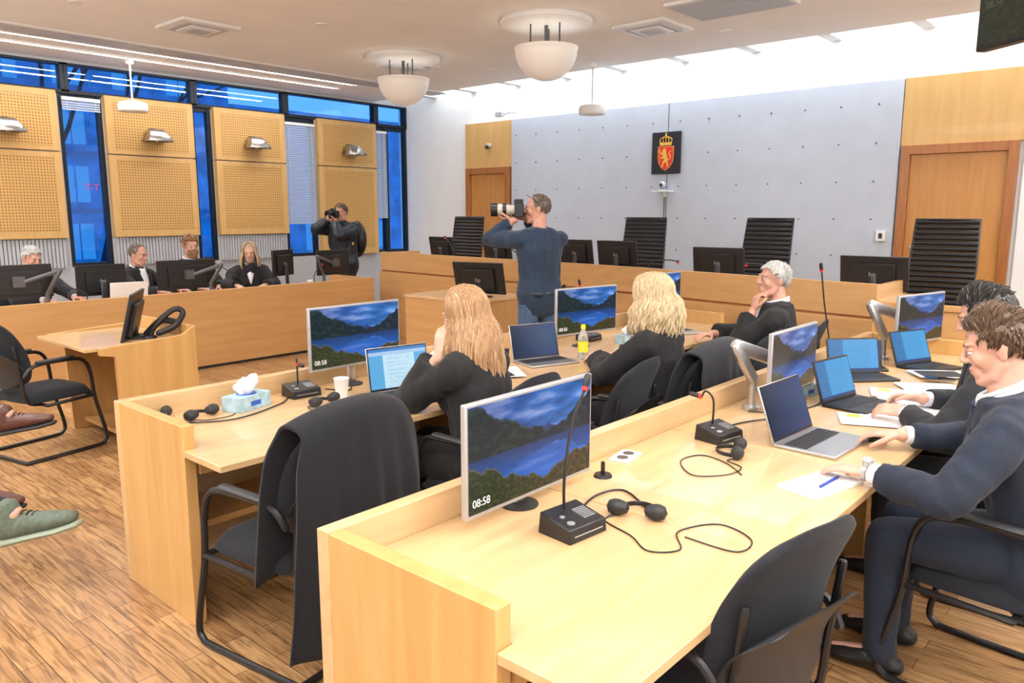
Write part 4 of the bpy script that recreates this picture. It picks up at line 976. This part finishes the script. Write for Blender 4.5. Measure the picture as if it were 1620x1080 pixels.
d=(WL-EL).normalized(); b=MB(); b.tube([WL-d*.006,WL+d*.014],[.0325,.032],18,rnd=False); nrm=V((-.3,0,1)).normalized(); b.tube([WL+d*.004+nrm*.026,WL+d*.004+nrm*.037],[.018,.017],18,mi=0); b.tube([WL+d*.004+nrm*.0475,WL+d*.004+nrm*.049],[.014,.014],18,mi=1,rnd=False)
o=obj('wristwatch',b.mesh('wristwatch',['silver','lampw']),root); o['label']='silver wristwatch with white dial'
person('dark-haired man in dark suit reading papers at the desk',(3.82,.49),R(2),lean=.20,head=(4,20,0),top='suit2',hair=('quiff','hdark'),tie='tie',scale=1.05,
  lh=((-.15,.38,.77),(.1,1,0),(.5,0,-1),.5),rh=((.16,.38,.77),(-.1,1,0),(-.5,0,-1),.5),voxel=.006)
camL=lambda H,H3:(H@V((-.035,.19,-.085)),H3@V((.35,.9,.1)),H3@V((.3,0,1)),.9)
camR=lambda H,H3:(H@V((.105,.085,-.07)),H3@V((-.25,.9,.35)),H3@V((-1,-.1,-.1)),1.0)
P0=person('short-haired photographer in navy sweater and jeans aiming a long-lens camera',(5.14,4.20),R(-22),seated=False,scale=1.055,lean=.02,head=(60,0,0),top='sweater',skin='skin2',hair=('buzz','hbuzz'),
  lh=camL,lp=(-.6,.3,-1),rh=camR,rp=(.9,.1,-.8),voxel=.007)
b=MB(P0[1])
b.tube([(-.083,-.01,.05),(-.082,.05,.095),(0,.085,.115),(.082,.05,.095),(.083,-.01,.05)],.003,6); o=obj('eyeglasses',b.mesh('eyeglasses',['blk']),P0[0]); o['label']='thin dark glasses pushed up on the head'
def dslr(name,lab,loc,rotz,L,m,r0=.045,scale=1):
    r=thing(name,lab,'camera',loc,rotz); r.scale=(scale,)*3
    b=MB(); b.box(-.075,.075,-.035,.035,-.055,.045); b.prism([(-.035,.045),(.035,.045),(.022,.08),(-.022,.08)],-.03,.04); b.box(.04,.078,.03,.06,-.055,.04); b.tube([(.055,.03,.045),(.055,.03,.055)],.01,10); part(r,'camera_body',b,['blk'],.006)
    b=MB(); q=[(.0,.035),(.036,.035),(.036,.07),(r0,.09),(r0,L*.55),(r0*1.08,L*.6),(r0*1.08,L*.75),(r0*1.15,L*.8),(r0*1.2,L),(r0*1.05,L),(r0*1.05,L-.02),(0,L-.02)]
    b.M=Matrix.Rotation(R(-90),4,'X'); b.rev(q,24); part(r,'telephoto_lens' if L>.15 else 'camera_lens',b,[m],0,40)
    b=MB(Matrix.Rotation(R(-90),4,'X'))
    for a,c in((.45,.58),(.76,1.0)): b.rev([(r0*1.1,L*a),(r0*1.24,L*a),(r0*1.24,L*c),(r0*1.1,L*c)],24)
    part(r,'lens_ring',b,['blk'],0,40); return r
def wl_(loc,rotz,sc,p): return V((loc[0],loc[1],0))+Matrix.Rotation(rotz,3,'Z')@(V(p)*sc)
pw=wl_((5.14,4.20),R(-22),1.055,P0[1]@V((0,.145,.0)))
dslr('camera','black camera with a long beige telephoto lens held to the eye',pw,R(38),.22,'lens',.042,1.1)
r=thing('camera_belt','black photographer belt with pouch','belt',(5.14,4.20,1.0),R(-22)); b=MB(); p=[(.205*math.cos(R(a)),.15*math.sin(R(a)),0) for a in range(0,361,15)]; b.tube(p,[(.022,.006)]*len(p),8,(0,0,1)); part(r,'strap',b,['blk']); b=MB(); b.box(.12,.25,-.18,-.06,-.12,.02); part(r,'pouch',b,['blk2'],.015); b=MB(); b.tube(spline([(.22,-.05,.0),(.24,-.02,.06),(.23,.02,.02)],5),.008,6); part(r,'clip',b,['blk'])
P5=person('photographer in dark winter jacket with backpack holding a camera',(6.85,9.25),R(96),seated=False,scale=1.04,lean=.03,head=(10,4,0),top='puffer',skin='skin2',hair=('short','hbrown'),
  lh=camL,lp=(-.6,.2,-1),rh=camR,rp=(.8,0,-1),voxel=.009)
b=MB(); b.ell((-.20,.03,1.29),(.018,.03,.025)); b.ell((-.235,.06,1.2),(.012,.02,.02)); o=obj('sleeve_patch',b.mesh('sleeve_patch',['yjacket']),P5[0]); o['label']='yellow patch'
pw=wl_((6.85,9.25),R(96),1.04,P5[1]@V((0,.155,-.005))); dslr('camera','black camera with short lens held to the eye',pw,R(106),.14,'blk',.04)
r=thing('backpack','black backpack worn on the back','backpack',(6.85,9.25,1.0),R(96)); b=MB(); b.ell((0,-.25,.30),(.17,.11,.27)); part(r,'bag',b,['blk'])
for s in(-1,1):
    b=MB(); b.tube(spline([(s*.12,-.17,.5),(s*.13,.0,.54),(s*.14,.15,.38),(s*.16,.1,.15),(s*.15,-.15,.1)],5),[(.025,.008)]*21,8,(1,0,0)); part(r,'shoulder_strap',b,['blk2'])
H0=((-.15,.5,.80),(0,1,0),dn,.5); H1=((.15,.5,.80),(0,1,0),dn,.5)
person('older grey-haired man in suit looking down at his desk',(2.68,9.05),R(196),lean=.14,head=(0,16,0),top='suit2',skin='skin2',hair=('short','hgrey'),tie='tieb',lh=H0,rh=H1,voxel=.009,scale=1.03)
person('balding man in black robe and white collar reading a screen',(3.75,9.05),R(205),lean=.12,head=(6,10,0),top='robe',skin='skin2',hair=('buzz','hbuzz'),lh=H0,rh=H1,voxel=.009,scale=1.02)
person('bearded man in black robe, white shirt and blue tie',(4.62,9.45),R(190),lean=.02,head=(-14,0,0),top='robe',skin='skin2',hair=('quiff','hginger'),beard=True,tie='tieb',scale=1.06,lh=((-.12,.35,.72),(.3,1,0),dn,.5),rh=((.12,.35,.72),(-.3,1,0),dn,.5),voxel=.009)
person('blonde woman in black robe looking down at her notes',(5.22,9.05),R(150),lean=.10,head=(-4,12,0),female=True,top='robe',hair=('long','hash',dict(length=.20,n=160,wave=.006,curl=10,back=.0)),lh=((-.15,.45,.80),(.2,1,0),dn,.5),rh=((.15,.45,.80),(-.2,1,0),dn,.5),voxel=.009)
def leg(label,loc,d,shoe,trs,knee,pitch=0,sole='sole',sc=1,roll=0):
    b=MB(); a=V((0,0,0)); kn=V(knee)
    b.tube([a+V((0,-.05,-.05)),a+V((0,.05,-.046)),a+V((0,.14,-.056)),a+V((0,.20,-.062))],[(.036,.034),(.040,.040),(.045,.030),(.032,.020)],14,(1,0,0)); b.tube([a+V((0,-.02,-.04)),a+V((0,-.01,.02))],.040,12)
    me=remesh(b,'shoe_upper',[shoe],.006,3)
    b=MB(); b.tube([(0,0,.0),kn*.5,kn],[.036,.05,.055],12)
    root=obj('person',remesh(b,'person',['skin'],.01,2),None,loc,(pitch,roll,d),(sc,)*3); setp(root,label,'person')
    obj('shoe',me,root)
    b=MB(); b.tube([(0,-.06,-.088),(0,.05,-.09),(0,.15,-.092),(0,.21,-.09)],[(.038,.015),(.038,.014),(.046,.014),(.030,.012)],14,(1,0,0)); obj('shoe_sole',b.mesh('shoe_sole',[sole],60),root)
    b=MB()
    for k in range(5): b.tube([(-.02,.035+k*.02,-.003-k*.007),(0,.038+k*.02,.002-k*.007),(.02,.042+k*.02,-.003-k*.007)],.003,6)
    obj('shoe_laces',b.mesh('shoe_laces',['blk2'],60),root)
    b=MB(); b.tube([kn*.12,kn*.5,kn],[.05,.075,.09],14); obj('trousers',remesh(b,'trousers',[trs],.01,3,.005,12,1),root)
leg('crossed leg of a seated visitor in brown leather shoe',(1.28,4.88,.57),R(-136),'brownleather','suit2',(-.02,-.38,.16),R(12),'blk2',1.1)
leg('crossed leg of a seated visitor in grey-green suede shoe',(.98,3.82,.36),R(-142),'greensuede','suit2',(0,-.36,.20),R(16),'sole',1.3)
leg('crossed leg of a seated visitor in dark brown shoe',(.93,4.14,.42),R(-140),'brownleather','suit2',(0,-.3,.25),R(0),'blk2')
# ================================================================ LIGHTS
def area(n,loc,size,en,col=(1,.9,.76),rot=(0,0,0),sy=None):
    l=bpy.data.lights.new(n,'AREA'); l.energy=en; l.color=col; l.size=size
    if sy: l.shape='RECTANGLE'; l.size_y=sy
    return obj(n,l,None,loc,rot)
WC=(1,.965,.93)
area('ceiling_fill',(.5,.2,3.5),2.5,110,WC); area('ceiling_fill',(3.2,-1.2,3.5),2.2,95,WC); area('ceiling_fill',(-.8,3.6,3.5),2.2,115,WC); area('ceiling_fill',(5.8,-.8,3.5),2.0,80,WC)  # area fills added out of view to light the closed room; no fixtures
area('ceiling_fill',(.3,7.5,3.5),2.0,115,WC)
# unseen upward fill lights added to brighten the ceiling; no lamps stand there
for x,y,e in [(-1.6,-1.2,150),(-1.8,6.5,120),(4.5,-1.9,150)]: area('upward_fill',(x,y,2.1),1.2,e,(1,.96,.91),(R(180),0,0))
area('ceiling_strip_light',(3.3,9.78,3.58),8.4,70,WC,(R(18),0,0),.05); area('ceiling_strip_light',(3.3,10.25,3.58),8.4,45,WC,(R(12),0,0),.05)
area('skylight_light',(9.25,4.5,4.38),.6,150,(.88,.95,1),(0,0,0),10)
for x,y in [(2.6,2.4),(4.4,4.2),(2.4,5.2),(4.6,1.6),(5.0,7.0),(3.0,8.0),(6.0,9.0),(8.0,4.0),(8.0,7.4),(7.9,1.2)]:  # fill spots with rings, added across the ceiling to light the room
    r=thing('ceiling_fill_spot','small ceiling ring with an added fill spot','ceiling light',(x,y,H),group='added ceiling fill spots'); b=MB(); b.rev([(0,-.004),(.05,-.004),(.06,-.008),(.065,0)],20); part(r,'trim_ring',b,['lampw'])
    l=bpy.data.lights.new('bulb','SPOT'); l.energy=104; l.spot_size=R(150); l.spot_blend=1; l.color=(1,.96,.91); l.shadow_soft_size=.25; obj('bulb_light',l,r,(0,0,-.03))
w=bpy.data.worlds.new('w'); SC.world=w; w.use_nodes=True; bg=w.node_tree.nodes['Background']; bg.inputs[0].default_value=(.16,.50,1,1); bg.inputs[1].default_value=1.2
cam=bpy.data.cameras.new('cam'); cam.sensor_width=36; cam.lens=27.09; cam.clip_start=.05; co=obj('camera_view',cam,None,(0,0,1.68)); co.name='Camera'
p=R(9.46); yaw=R(41.3); fw=V((math.cos(yaw)*math.cos(p),math.sin(yaw)*math.cos(p),-math.sin(p))); co.rotation_euler=fw.to_track_quat('-Z','Y').to_euler()
SC.camera=co
bpy.data.scenes.remove(TMP)
SC.view_settings.view_transform='Standard'
